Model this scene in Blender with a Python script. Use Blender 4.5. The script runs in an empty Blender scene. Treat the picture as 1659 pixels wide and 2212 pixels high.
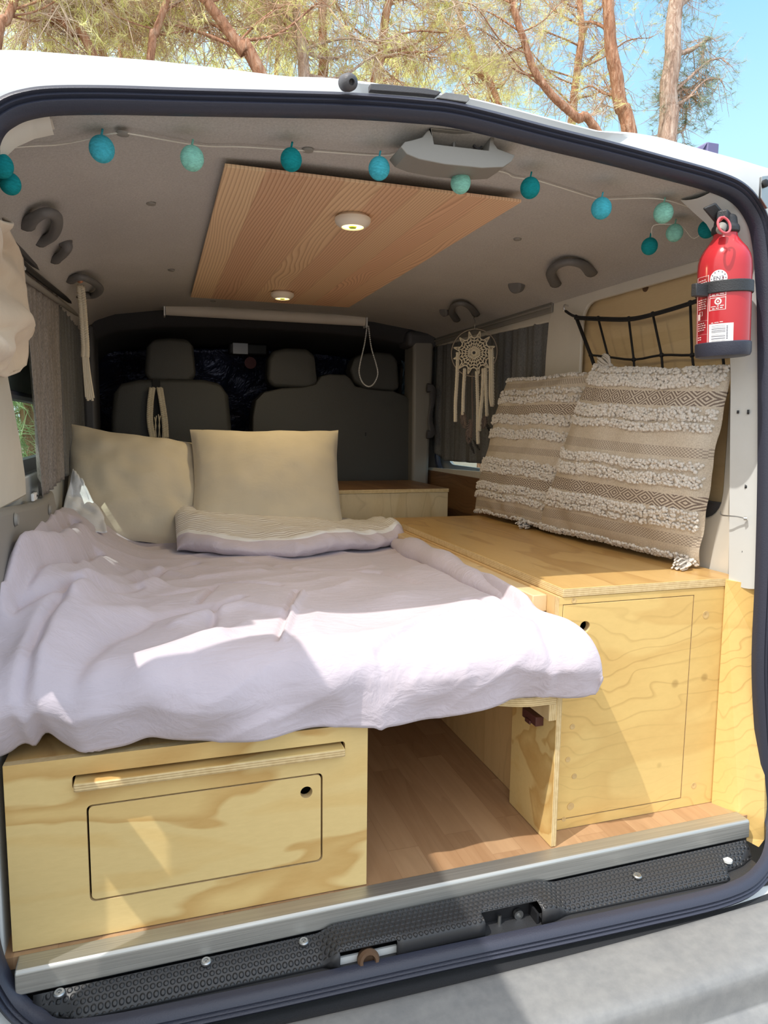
import bpy, bmesh, math, random
from mathutils import Vector, Matrix, noise, geometry
random.seed(7)
R_ = math.radians
SC = bpy.context.scene
COL = SC.collection

# ------------------------------------------------------------------ camera
F_PX, W_PX, H_PX = 1526.4, 1659.0, 2212.0
CAM = Vector((0.0, 0.0, 0.82))
yaw, pitch, roll = R_(17.738), R_(6.852), R_(0.680)
fwd = Vector((math.sin(yaw)*math.cos(pitch), math.cos(yaw)*math.cos(pitch), -math.sin(pitch)))
rt0 = Vector((math.cos(yaw), -math.sin(yaw), 0))
up0 = rt0.cross(fwd)
RT = rt0*math.cos(roll) + up0*math.sin(roll)
UP = -rt0*math.sin(roll) + up0*math.cos(roll)
cd = bpy.data.cameras.new('camera')
cd.sensor_fit = 'VERTICAL'; cd.sensor_height = 24.0; cd.lens = F_PX*24.0/H_PX
cd.clip_start = 0.02; cd.clip_end = 300
cam = bpy.data.objects.new('camera', cd); COL.objects.link(cam)
M3 = Matrix((RT, UP, -fwd)).transposed()
cam.matrix_world = Matrix.Translation(CAM) @ M3.to_4x4()
SC.camera = cam

# ------------------------------------------------------------------ exposure, sky, sun
SC.view_settings.view_transform = 'Standard'
SC.view_settings.look = 'None'
SC.view_settings.exposure = 0.42
SC.view_settings.gamma = 1.0
SC.view_settings.use_curve_mapping = False
SKY_STRENGTH = 1.12
SUN_STRENGTH = 2.9
SUN_DIR = Vector((0.57, 0.25, -1.0)).normalized()      # the way the light travels

wd = bpy.data.worlds.new('sky'); SC.world = wd; wd.use_nodes = True
wn = wd.node_tree; wn.nodes.clear()
def wnode(t): return wn.nodes.new(t)
tc = wnode('ShaderNodeTexCoord'); sx = wnode('ShaderNodeSeparateXYZ')
wn.links.new(tc.outputs['Generated'], sx.inputs[0])
rmp = wnode('ShaderNodeValToRGB'); wn.links.new(sx.outputs['Z'], rmp.inputs[0])
cr = rmp.color_ramp
cr.elements[0].position = 0.0; cr.elements[0].color = (0.80, 0.88, 0.95, 1)
cr.elements[1].position = 0.85; cr.elements[1].color = (0.22, 0.50, 0.92, 1)
e = cr.elements.new(0.30); e.color = (0.42, 0.70, 0.92, 1)
e = cr.elements.new(0.5); e.color = (0.24, 0.50, 0.84, 1)
# whiter, brighter sky on the sun's side
vm = wnode('ShaderNodeVectorMath'); vm.operation = 'DOT_PRODUCT'
wn.links.new(tc.outputs['Generated'], vm.inputs[0]); vm.inputs[1].default_value = tuple(-SUN_DIR)
mr = wnode('ShaderNodeMapRange'); mr.inputs[1].default_value = 0.0; mr.inputs[2].default_value = 1.0
wn.links.new(vm.outputs['Value'], mr.inputs[0])
mx = wnode('ShaderNodeMix'); mx.data_type = 'RGBA'
wn.links.new(mr.outputs[0], mx.inputs[0]); wn.links.new(rmp.outputs[0], mx.inputs[6])
mx.inputs[7].default_value = (1.6, 1.56, 1.5, 1)
bg = wnode('ShaderNodeBackground'); wn.links.new(mx.outputs[2], bg.inputs[0]); bg.inputs[1].default_value = SKY_STRENGTH
wo = wnode('ShaderNodeOutputWorld'); wn.links.new(bg.outputs[0], wo.inputs[0])

sl = bpy.data.lights.new('sun', 'SUN'); sl.energy = SUN_STRENGTH; sl.angle = R_(0.6); sl.color = (1.0, 0.95, 0.87)
so = bpy.data.objects.new('sun', sl); COL.objects.link(so)
so.rotation_mode = 'QUATERNION'; so.rotation_quaternion = SUN_DIR.to_track_quat('-Z', 'Y'); so.location = (-6, -3, 10)

# ------------------------------------------------------------------ a pixel of the photograph to a point in the place
def ray(px, py): return RT*((px-W_PX/2)/F_PX) + UP*(-(py-H_PX/2)/F_PX) + fwd
def atx(px, py, x): d = ray(px, py); return CAM + d*((x-CAM.x)/d.x)
def aty(px, py, y): d = ray(px, py); return CAM + d*((y-CAM.y)/d.y)
def atz(px, py, z): d = ray(px, py); return CAM + d*((z-CAM.z)/d.z)

# ------------------------------------------------------------------ mesh helpers
ORG = {}
def V(*a): return Vector(a)
class MB:
    def __init__(s): s.v = []; s.f = []; s.m = []; s.uv = None
    def add(s, vs, fs, m=0):
        b = len(s.v); s.v += [Vector(q) for q in vs]
        s.f += [tuple(b+i for i in f) for f in fs]; s.m += [m]*len(fs); return s
    def box(s, x0, x1, y0, y1, z0, z1, m=0):
        return s.add([(x0,y0,z0),(x1,y0,z0),(x1,y1,z0),(x0,y1,z0),(x0,y0,z1),(x1,y0,z1),(x1,y1,z1),(x0,y1,z1)],
                     [(3,2,1,0),(4,5,6,7),(0,1,5,4),(1,2,6,5),(2,3,7,6),(3,0,4,7)], m)
    def obox(s, c, ax, ay, az, m=0):     # oriented box: centre and three half-axes
        c = Vector(c); ax = Vector(ax); ay = Vector(ay); az = Vector(az)
        vs = [c+ax*i+ay*j+az*k for k in (-1,1) for (i,j) in ((-1,-1),(1,-1),(1,1),(-1,1))]
        return s.add(vs, [(3,2,1,0),(4,5,6,7),(0,1,5,4),(1,2,6,5),(2,3,7,6),(3,0,4,7)], m)
    def tube(s, pts, r, n=8, closed=False, m=0, caps=True, flat=1.0, upv=None):
        pts = [Vector(p) for p in pts]; N = len(pts); rings = []
        prev = None
        for i, p in enumerate(pts):
            a = pts[(i-1) % N] if (closed or i > 0) else p
            b = pts[(i+1) % N] if (closed or i < N-1) else p
            t = (b-a)
            if t.length < 1e-9: t = V(0,0,1)
            t.normalize()
            ref = Vector(upv) if upv is not None else prev
            if ref is None: ref = V(0,0,1) if abs(t.z) < .9 else V(1,0,0)
            u = ref - t*ref.dot(t)
            if u.length < 1e-6: u = t.orthogonal()
            u.normalize(); w = t.cross(u); prev = u
            rr = r[i] if isinstance(r, (list, tuple)) else r
            rings.append([p + u*(rr*math.cos(2*math.pi*k/n)*flat) + w*(rr*math.sin(2*math.pi*k/n)) for k in range(n)])
        vs = [q for ring in rings for q in ring]; fs = []
        for i in range(N if closed else N-1):
            j = (i+1) % N
            for k in range(n):
                l = (k+1) % n; fs.append((i*n+k, i*n+l, j*n+l, j*n+k))
        if caps and not closed:
            fs.append(tuple(range(n-1, -1, -1))); fs.append(tuple((N-1)*n+k for k in range(n)))
        return s.add(vs, fs, m)
    def lathe(s, prof, c, axis=(0,0,1), n=32, m=0):   # prof: list of (radius, height) along the axis
        ax = Vector(axis).normalized(); u = ax.orthogonal().normalized(); w = ax.cross(u); c = Vector(c)
        vs = []; fs = []
        for (r, h) in prof:
            for k in range(n):
                a = 2*math.pi*k/n; vs.append(c + ax*h + (u*math.cos(a)+w*math.sin(a))*max(r, 1e-5))
        for i in range(len(prof)-1):
            for k in range(n):
                l = (k+1) % n; fs.append((i*n+k, i*n+l, (i+1)*n+l, (i+1)*n+k))
        fs.append(tuple(range(n-1,-1,-1))); fs.append(tuple((len(prof)-1)*n+k for k in range(n)))
        return s.add(vs, fs, m)
    def ball(s, c, r, nu=16, nv=10, m=0, sc=(1,1,1)):
        c = Vector(c); prof = [(math.sin(math.pi*i/nv), -math.cos(math.pi*i/nv)) for i in range(nv+1)]
        vs = [c + V(0,0,-r*sc[2])]; fs = []
        for i in range(1, nv):
            for k in range(nu):
                a = 2*math.pi*k/nu
                vs.append(c + V(prof[i][0]*math.cos(a)*r*sc[0], prof[i][0]*math.sin(a)*r*sc[1], prof[i][1]*r*sc[2]))
        vs.append(c + V(0,0,r*sc[2]))
        for k in range(nu): fs.append((0, 1+(k+1) % nu, 1+k))
        for i in range(nv-2):
            for k in range(nu):
                l = (k+1) % nu; a = 1+i*nu; fs.append((a+k, a+l, a+nu+l, a+nu+k))
        L = len(vs)-1; a = 1+(nv-2)*nu
        for k in range(nu): fs.append((a+k, a+(k+1) % nu, L))
        return s.add(vs, fs, m)
    def grid(s, fn, nu, nv, m=0, closed_u=False):
        vs = [fn(i/nu, j/nv) for j in range(nv+1) for i in range(nu+1)]
        fs = [(j*(nu+1)+i, j*(nu+1)+i+1, (j+1)*(nu+1)+i+1, (j+1)*(nu+1)+i) for j in range(nv) for i in range(nu)]
        return s.add(vs, fs, m)
    def plate(s, loops, o, ux, uy, th, m=0, m_edge=None):
        """a flat board with holes: loops of (a,b) in the plane o + a*ux + b*uy, first one the outline, pushed th along ux x uy"""
        o = Vector(o); ux = Vector(ux).normalized(); uy = Vector(uy).normalized(); n = ux.cross(uy)
        pts = []; edges = []; 
        for L in loops:
            b = len(pts); pts += [Vector((p[0], p[1])) for p in L]
            edges += [(b+i, b+(i+1) % len(L)) for i in range(len(L))]
        vo, eo, fo, _, _, _ = geometry.delaunay_2d_cdt(pts, edges, [], 0, 1e-7)
        def inside(q, L):
            c = False; j = len(L)-1
            for i in range(len(L)):
                if (L[i][1] > q[1]) != (L[j][1] > q[1]) and q[0] < (L[j][0]-L[i][0])*(q[1]-L[i][1])/(L[j][1]-L[i][1])+L[i][0]: c = not c
                j = i
            return c
        keep = []
        for f in fo:
            c = sum((vo[i] for i in f), Vector((0,0)))/len(f)
            if inside(c, loops[0]) and not any(inside(c, h) for h in loops[1:]):
                a = vo[f[0]]; bb = vo[f[1]]; cc = vo[f[2]]
                if (bb-a).x*(cc-a).y-(bb-a).y*(cc-a).x < 0: f = f[::-1]
                keep.append(tuple(f))
        nv = len(vo)
        P = [o+ux*q.x+uy*q.y for q in vo]
        s.add(P + [q+n*th for q in P], [f[::-1] for f in keep] + [tuple(i+nv for i in f) for f in keep], m)
        ec = {}
        for f in keep:
            for i in range(len(f)): ec[(f[i], f[(i+1) % len(f)])] = 1
        side = [(a, b, b+nv, a+nv) for (a, b) in ec if (b, a) not in ec]
        b0 = len(s.v)-2*nv
        s.f += [tuple(b0+i for i in f) for f in side]; s.m += [m if m_edge is None else m_edge]*len(side)
        return s
    def build(s, name, mats, parent=None, smooth=True, bevel=0.0, seg=2, angle=35, subsurf=0, origin=None):
        if not isinstance(mats, (list, tuple)): mats = [mats]
        if parent is not None: org = ORG[parent.name]
        elif origin is not None: org = Vector(origin)
        else:
            xs = [q.x for q in s.v]; ys = [q.y for q in s.v]; zs = [q.z for q in s.v]
            org = V((min(xs)+max(xs))/2, (min(ys)+max(ys))/2, min(zs))
        me = bpy.data.meshes.new(name)
        me.from_pydata([tuple(q-org) for q in s.v], [], s.f)
        for k in mats: me.materials.append(k)
        if len(mats) > 1: me.polygons.foreach_set('material_index', s.m)
        if s.uv:
            ul = me.uv_layers.new(name='UVMap')
            for lp in me.loops: ul.data[lp.index].uv = s.uv[lp.vertex_index]
        me.validate(); me.update()
        if smooth:
            me.polygons.foreach_set('use_smooth', [True]*len(me.polygons))
            if angle: me.set_sharp_from_angle(angle=R_(angle))
        o = bpy.data.objects.new(name, me); COL.objects.link(o)
        if parent is not None: o.parent = parent
        else: o.location = org
        ORG[o.name] = org
        if bevel:
            b = o.modifiers.new('bevel', 'BEVEL'); b.width = bevel; b.segments = seg; b.limit_method = 'ANGLE'; b.angle_limit = R_(40)
        if subsurf:
            q = o.modifiers.new('subsurf', 'SUBSURF'); q.levels = subsurf; q.render_levels = subsurf
        return o

def thing(name, loc, label, cat, group=None):
    o = bpy.data.objects.new(name, None); COL.objects.link(o); o.location = loc; o.empty_display_size = .05
    ORG[o.name] = Vector(loc); o['label'] = label; o['category'] = cat
    if group: o['group'] = group
    return o
def tag(o, label, cat, group=None):
    o['label'] = label; o['category'] = cat
    if group: o['group'] = group
    return o
def struct(o): o['kind'] = 'structure'; return o
def lab(o, label): o['label'] = label; return o
def copy_tree(o, parent=None):
    c = o.copy(); COL.objects.link(c); ORG[c.name] = ORG[o.name].copy()
    if parent is not None: c.parent = parent
    for ch in list(o.children): copy_tree(ch, c)
    return c
def rrect(x0, x1, y0, y1, r, n=6):
    out = []
    for (cx, cy, a0) in ((x1-r, y0+r, -90), (x1-r, y1-r, 0), (x0+r, y1-r, 90), (x0+r, y0+r, 180)):
        for k in range(n+1):
            a = R_(a0+90*k/n); out.append((cx+r*math.cos(a), cy+r*math.sin(a)))
    return out
def circ(cx, cy, r, n=20): return [(cx+r*math.cos(2*math.pi*k/n), cy+r*math.sin(2*math.pi*k/n)) for k in range(n)]
def smooth_path(pts, k=6, closed=False):
    pts = [Vector(p) for p in pts]; N = len(pts); out = []
    for i in range(N if closed else N-1):
        g = (lambda j: pts[j % N]) if closed else (lambda j: pts[max(0, min(N-1, j))])
        p0, p1, p2, p3 = g(i-1), g(i), g(i+1), g(i+2)
        for q in range(k):
            t = q/k
            out.append(.5*((2*p1)+(p2-p0)*t+(2*p0-5*p1+4*p2-p3)*t*t+(3*p1-p0-3*p2+p3)*t**3))
    if not closed: out.append(pts[-1])
    return out
def sst(t): t = max(0., min(1., t)); return t*t*(3-2*t)
def lerp(a, b, t): return a+(b-a)*t
def interp(x, pts):
    if x <= pts[0][0]: return pts[0][1]
    for (a, b) in zip(pts, pts[1:]):
        if x <= b[0]: return lerp(a[1], b[1], (x-a[0])/(b[0]-a[0]))
    return pts[-1][1]
def nz(x, y, z=0.0): return noise.noise(Vector((x, y, z)))

# ------------------------------------------------------------------ materials
class NT:
    def __init__(s, name, rough=.5, spec=.5, metal=0., color=None):
        s.mat = bpy.data.materials.new(name); s.mat.use_nodes = True
        s.t = s.mat.node_tree; s.b = s.t.nodes['Principled BSDF']
        s.b.inputs['Roughness'].default_value = rough; s.b.inputs['Metallic'].default_value = metal
        s.b.inputs['Specular IOR Level'].default_value = spec
        if color: s.b.inputs['Base Color'].default_value = (*color, 1)
        s.tc = None
    def n(s, t, **kw):
        q = s.t.nodes.new('ShaderNode'+t)
        for k, val in kw.items(): setattr(q, k, val)
        return q
    def l(s, a, b): s.t.links.new(a, b)
    def coord(s, scale=(1,1,1), rot=(0,0,0), loc=(0,0,0), out='Object'):
        if not s.tc: s.tc = s.n('TexCoord')
        m = s.n('Mapping'); s.l(s.tc.outputs[out], m.inputs[0])
        m.inputs['Scale'].default_value = scale; m.inputs['Rotation'].default_value = rot; m.inputs['Location'].default_value = loc
        return m.outputs[0]
    def noise(s, vec, scale=5, detail=4, rough=.5, dist=0.):
        q = s.n('TexNoise'); s.l(vec, q.inputs['Vector']); q.inputs['Scale'].default_value = scale
        q.inputs['Detail'].default_value = detail; q.inputs['Roughness'].default_value = rough; q.inputs['Distortion'].default_value = dist
        return q.outputs['Fac']
    def ramp(s, fac, stops, interp='LINEAR'):
        q = s.n('ValToRGB'); s.l(fac, q.inputs[0]); c = q.color_ramp; c.interpolation = interp
        while len(c.elements) < len(stops): c.elements.new(.5)
        for el, (p, col) in zip(c.elements, stops):
            el.position = p; el.color = (*col, 1) if len(col) == 3 else col
        return q.outputs['Color']
    def mix(s, fac, a, b, mode='MIX'):
        q = s.n('Mix'); q.data_type = 'RGBA'; q.blend_type = mode
        for inp, val in ((0, fac), (6, a), (7, b)):
            if hasattr(val, 'is_linked'): s.l(val, q.inputs[inp])
            elif isinstance(val, (tuple, list)): q.inputs[inp].default_value = (*val, 1)
            else: q.inputs[inp].default_value = val
        return q.outputs[2]
    def math(s, op, a, b=0., c=0.):
        q = s.n('Math', operation=op)
        for i, val in enumerate((a, b, c)):
            if hasattr(val, 'is_linked'): s.l(val, q.inputs[i])
            else: q.inputs[i].default_value = val
        return q.outputs[0]
    def sep(s, vec): q = s.n('SeparateXYZ'); s.l(vec, q.inputs[0]); return q.outputs
    def comb(s, x, y, z):
        q = s.n('CombineXYZ')
        for i, val in enumerate((x, y, z)):
            if hasattr(val, 'is_linked'): s.l(val, q.inputs[i])
            else: q.inputs[i].default_value = val
        return q.outputs[0]
    def col(s, c): s.l(c, s.b.inputs['Base Color']); return s
    def bump(s, h, strength=.3, dist=.01):
        q = s.n('Bump'); q.inputs['Strength'].default_value = strength; q.inputs['Distance'].default_value = dist
        s.l(h, q.inputs['Height']); s.l(q.outputs[0], s.b.inputs['Normal']); return s

def flat(name, c, rough=.5, metal=0., spec=.5, bump=0., bscale=200., var=0.):
    m = NT(name, rough, spec, metal, c)
    if bump or var:
        v = m.coord(); h = m.noise(v, bscale, 3)
        if bump: m.bump(h, bump, .004)
        if var:
            h2 = m.noise(v, 6, 5, .6); m.col(m.ramp(h2, [(.3, tuple(q*(1-var) for q in c)), (.7, tuple(min(1, q*(1+var)) for q in c))]))
    return m.mat
def wood(name, light, mid, dark, axis='x', patch=1.0, lines=1.0, lscale=22., rough=.42, knots=True, seed=0., stretch=7., pscale=1.1):
    """varnished softwood ply: broad soft patches, fine contour lines and a few knots, grain along one axis"""
    m = NT(name, rough, .4)
    sc = {'x': (1, stretch, stretch), 'y': (stretch, 1, stretch), 'z': (stretch, stretch, 1)}[axis]
    v = m.coord(sc, loc=(seed, seed*1.7, seed*.6))
    p = m.noise(v, pscale, 2.5, .5, .5)
    c = m.ramp(p, [(.34, mid), (.40, light), (.495, light), (.52, dark), (.62, mid)])
    c = m.mix(1-patch, c, tuple(light))
    o = m.sep(m.coord((1,1,1)))
    perp = {'x': m.math('ADD', o[2], o[1]), 'y': m.math('ADD', o[0], o[2]), 'z': m.math('ADD', o[0], o[1])}[axis]
    wv = m.noise(m.coord({'x': (1,1.6,1.6), 'y': (1.6,1,1.6), 'z': (1.6,1.6,1)}[axis], loc=(seed,)*3), 3.6, 2, .5, .6)
    ph = m.math('MULTIPLY_ADD', perp, lscale, m.math('MULTIPLY', wv, 5.5)); fr = m.math('FRACT', ph)
    ln = m.ramp(fr, [(0., (1,1,1)), (.03, (.3,.3,.3)), (.07, (0,0,0)), (.86, (0,0,0)), (1., (1,1,1))])
    lmask = m.ramp(m.noise(v, 2.1, 1), [(.38, (.15,.15,.15)), (.6, (1,1,1))])
    lf = m.math('MULTIPLY', m.math('MULTIPLY', ln, lmask), .62*lines)
    if lines > 0: c = m.mix(lf, c, tuple(q*.70 for q in dark))
    fine = m.noise(m.coord(tuple(q*1. for q in sc), loc=(seed,)*3), 40, 3, .6)
    c = m.mix(.16, c, m.ramp(fine, [(.3, tuple(q*.75 for q in mid)), (.7, light)]))
    if knots:
        vo = m.n('TexVoronoi'); m.l(m.coord((1,1,1), loc=(seed*2, seed, seed)), vo.inputs['Vector']); vo.inputs['Scale'].default_value = 6.5
        k = m.ramp(vo.outputs['Distance'], [(0., (1,1,1)), (.045, (.8,.8,.8)), (.075, (0,0,0))])
        c = m.mix(m.math('MULTIPLY', k, .55), c, tuple(q*.5 for q in dark))
    m.col(c); m.bump(fine, .06, .003)
    return m.mat
def ply_edge(name, axis, pitch=.0020):
    m = NT(name, .55, .3); o = m.sep(m.coord())[{'x': 0, 'y': 1, 'z': 2}[axis]]
    f = m.math('FRACT', m.math('MULTIPLY', o, 1/(2*pitch)))
    c = m.ramp(f, [(0., (.80, .62, .33)), (.45, (.74, .55, .28)), (.55, (.50, .33, .15)), (.92, (.52, .35, .16)), (1., (.8, .62, .33))])
    nn = m.noise(m.coord((30, 30, 30)), 3, 3); c = m.mix(.25, c, m.ramp(nn, [(.3, (.45, .30, .13)), (.7, (.9, .74, .45))]))
    return m.col(c).mat

M = {}
M['white_paint'] = flat('white_paint', (.62, .635, .63), .28, var=.04)
M['cream_paint'] = flat('cream_paint', (.72, .68, .60), .35, var=.05)
M['seal_rubber'] = flat('seal_rubber', (.033, .036, .056), .42, bump=.15, bscale=400)
M['black_plastic'] = flat('black_plastic', (.030, .031, .034), .45, bump=.25, bscale=500)
M['grey_plastic'] = flat('grey_plastic', (.27, .255, .23), .5, bump=.1, bscale=500)
M['handle_grey'] = flat('handle_grey', (.16, .155, .155), .55, bump=.15, bscale=500)
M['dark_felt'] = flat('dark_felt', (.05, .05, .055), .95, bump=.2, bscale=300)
M['dark_grey_plastic'] = flat('dark_grey_plastic', (.085, .083, .09), .5, bump=.15, bscale=500)
M['black'] = flat('black', (.012, .012, .014), .5)
M['chrome'] = flat('chrome', (.75, .75, .75), .25, 1.)
M['steel'] = flat('steel', (.45, .45, .44), .38, 1., var=.15)
M['rust'] = flat('rust', (.16, .09, .05), .8, .3, var=.5)
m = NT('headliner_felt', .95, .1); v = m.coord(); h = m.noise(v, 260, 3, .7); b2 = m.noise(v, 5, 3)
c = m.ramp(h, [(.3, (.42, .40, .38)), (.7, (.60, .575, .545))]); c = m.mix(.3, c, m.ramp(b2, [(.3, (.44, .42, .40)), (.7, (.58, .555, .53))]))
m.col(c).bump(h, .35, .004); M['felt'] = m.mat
# brushed aluminium
m = NT('brushed_aluminium', .46, .5, .85); v = m.coord((3, 400, 400)); h = m.noise(v, 1.0, 3)
m.col(m.ramp(h, [(.3, (.44, .435, .41)), (.7, (.58, .575, .54))])).bump(h, .08, .002); M['alu'] = m.mat
# tread plastic with rows of round studs
m = NT('tread_plastic', .42, .5, 0, (.032, .032, .034)); o = m.sep(m.coord((1,1,1)))
fx = m.math('MULTIPLY', o[0], 1/.0100); fy = m.math('MULTIPLY', o[1], 1/.0088)
row = m.math('FLOOR', fy); fx = m.math('ADD', fx, m.math('MULTIPLY', m.math('MODULO', row, 2.), .5))
dx = m.math('SUBTRACT', m.math('FRACT', fx), .5); dy = m.math('SUBTRACT', m.math('FRACT', fy), .5)
d = m.math('SQRT', m.math('ADD', m.math('MULTIPLY', dx, dx), m.math('MULTIPLY', dy, dy)))
h = m.n('MapRange'); h.interpolation_type = 'SMOOTHSTEP'; h.inputs[1].default_value = .46; h.inputs[2].default_value = .22; m.l(d, h.inputs[0])
gn = m.n('NewGeometry'); up_ = m.math('GREATER_THAN', m.sep(gn.outputs['True Normal'])[2], .6)
m.bump(m.math('MULTIPLY', h.outputs[0], up_), .9, .003); M['tread'] = m.mat
# bumper: weathered grey plastic
m = NT('bumper_plastic', .55, .4); v = m.coord(); a = m.noise(v, 7, 6, .65); bq = m.noise(v, 55, 4, .6)
c = m.ramp(a, [(.32, (.19, .195, .20)), (.7, (.27, .27, .265))]); c = m.mix(.2, c, m.ramp(bq, [(.35, (.15, .15, .155)), (.68, (.32, .315, .30))]))
m.col(c).bump(m.noise(v, 400, 3), .08, .002); M['bumper'] = m.mat
# woods
M['ply_drawer'] = wood('ply_drawer', (.78, .575, .25), (.75, .52, .205), (.60, .355, .115), 'x', 1., .0, 9, seed=1.3, stretch=3.6, knots=False, pscale=2.4)
M['ply_bench'] = wood('ply_bench', (.78, .54, .20), (.75, .50, .17), (.60, .34, .10), 'x', .4, .95, 30, seed=4.1, stretch=2.2, pscale=2.)
M['ply_lid'] = wood('ply_lid', (.64, .41, .155), (.60, .37, .13), (.46, .25, .08), 'y', .8, .25, 14, seed=2.2, stretch=4., rough=.3, pscale=2.)
M['ply_side'] = wood('ply_side', (.72, .50, .24), (.68, .46, .21), (.58, .36, .15), 'z', .7, .4, 10, seed=6.2)
M['ply_pale'] = wood('ply_pale', (.74, .58, .34), (.70, .53, .30), (.60, .42, .2), 'z', .6, .7, 15, seed=8.2, stretch=4)
M['ply_panel'] = wood('ply_panel', (.74, .56, .32), (.70, .52, .28), (.62, .44, .22), 'y', .6, .1, 6, seed=3.2)
M['dark_wood'] = wood('dark_wood', (.26, .14, .065), (.21, .105, .045), (.12, .055, .025), 'y', .6, 1.5, 70, seed=9.1, knots=False)
M['edge_z'] = ply_edge('ply_edge_flat', 'z'); M['edge_x'] = ply_edge('ply_edge_upright', 'x'); M['edge_y'] = ply_edge('ply_edge_facing', 'y')
# planked ceiling board: glued pine strips along y
m = NT('pine_strips', .55, .3); o = m.sep(m.coord())
PW = .0719
idx = m.math('FLOOR', m.math('MULTIPLY', o[0], 1/PW)); wn_ = m.n('TexWhiteNoise', noise_dimensions='1D'); m.l(idx, wn_.inputs['W'])
rnd = m.sep(wn_.outputs['Color'])
vx = m.math('MULTIPLY_ADD', rnd[0], 7., o[0]); vy = m.math('MULTIPLY_ADD', rnd[1], 9., m.math('MULTIPLY', o[1], .14))
vec = m.comb(vx, vy, m.math('MULTIPLY', rnd[2], 5.))
big = m.noise(vec, 5.5, 2, .45, .6); fl_ = m.math('POWER', rnd[2], 2.2)
fr = m.math('FRACT', m.math('MULTIPLY_ADD', o[0], 130., m.math('MULTIPLY', big, m.math('MULTIPLY_ADD', fl_, 22., 4.))))
gr = m.ramp(fr, [(0., (.86, .63, .43)), (.5, (.78, .53, .34)), (.84, (.46, .22, .11)), (1., (.82, .58, .39))])
tint = m.ramp(rnd[0], [(0., (.70, .44, .30)), (.25, (1., .84, .56)), (.5, (.74, .48, .33)), (.75, (.98, .74, .50)), (1., (.86, .52, .36))])
c = m.mix(.5, gr, tint, 'MULTIPLY'); c = m.mix(.35, c, tint)
seam = m.ramp(m.math('FRACT', m.math('MULTIPLY', o[0], 1/PW)), [(0., (1,1,1)), (.02, (0,0,0)), (.98, (0,0,0)), (1., (1,1,1))])
c = m.mix(m.math('MULTIPLY', seam, .35), c, (.34, .17, .08)); m.col(c); M['strips'] = m.mat
# laminate floor
m = NT('oak_laminate', .42, .4); o = m.sep(m.coord())
idx = m.math('FLOOR', m.math('MULTIPLY', o[0], 1/.064)); wn_ = m.n('TexWhiteNoise', noise_dimensions='1D'); m.l(idx, wn_.inputs['W'])
r0 = wn_.outputs['Value']; yy = m.math('ADD', m.math('MULTIPLY', o[1], 1/.42), m.math('MULTIPLY', r0, 3.))
iy = m.math('FLOOR', yy); w2 = m.n('TexWhiteNoise', noise_dimensions='2D'); m.l(m.comb(idx, iy, 0), w2.inputs['Vector'])
rr = m.sep(w2.outputs['Color'])
vec = m.comb(m.math('MULTIPLY_ADD', rr[0], 5., o[0]), m.math('MULTIPLY_ADD', rr[1], 5., m.math('MULTIPLY', o[1], .09)), rr[2])
g = m.noise(vec, 42, 5, .6, .6); g2 = m.noise(vec, 9, 2, .4, .4)
c = m.ramp(g, [(.3, (.27, .145, .07)), (.55, (.41, .245, .13)), (.75, (.49, .31, .18))])
c = m.mix(.35, c, m.ramp(m.math('FRACT', m.math('MULTIPLY', g2, 9.)), [(0., (.46, .29, .16)), (.8, (.38, .225, .115)), (1., (.25, .13, .06))]))
c = m.mix(.5, c, m.ramp(rr[0], [(0., (.33, .185, .095)), (1., (.52, .335, .19))]))
sm = m.ramp(m.math('FRACT', m.math('MULTIPLY', o[0], 1/.064)), [(0., (1,1,1)), (.025, (0,0,0)), (1., (0,0,0))])
sm2 = m.ramp(m.math('FRACT', yy), [(0., (1,1,1)), (.006, (0,0,0)), (1., (0,0,0))])
c = m.mix(m.math('MULTIPLY', m.math('MAXIMUM', sm, sm2), .5), c, (.2, .09, .04)); m.col(c); M['floor'] = m.mat
# fabrics
def fabric(name, c, rough=.9, bump=.12, scale=900, crease=0., cs=14., sheen=.2):
    m = NT(name, rough, .15); v = m.coord(); h = m.noise(v, scale, 2, .6)
    m.b.inputs['Sheen Weight'].default_value = sheen
    var = m.noise(v, 9, 3); m.col(m.ramp(var, [(.3, tuple(q*.95 for q in c)), (.7, tuple(min(1, q*1.04) for q in c))]))
    if crease:
        w = m.noise(m.coord((1, 2.2, 1.5), rot=(0, 0, .35)), cs, 4, .55, 1.2); w2 = m.noise(m.coord((1, 3.5, 1), rot=(0, 0, -.2)), cs*2.2, 3, .5, .8)
        hh = m.math('ADD', m.math('MULTIPLY', w, 1.0), m.math('MULTIPLY', w2, .4)); hh = m.math('ADD', hh, m.math('MULTIPLY', h, .03))
        m.bump(hh, crease, .02)
    else: m.bump(h, bump, .003)
    return m.mat
M['lavender'] = fabric('lavender_cotton', (.605, .535, .59), crease=.22)
M['white_cotton'] = fabric('white_cotton', (.82, .82, .84), crease=.2)
M['beige_cotton'] = fabric('beige_cotton', (.66, .58, .44), crease=.14, cs=7)
M['tan_cotton'] = fabric('tan_cotton', (.66, .54, .41), crease=.2, cs=6)
M['ecru'] = fabric('ecru_cord', (.74, .66, .51), scale=600, bump=.3)
M['white_cord'] = fabric('white_cord', (.80, .76, .68), scale=700, bump=.3)
M['boucle'] = fabric('boucle_loops', (.70, .655, .60), scale=700, bump=.3)
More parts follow.
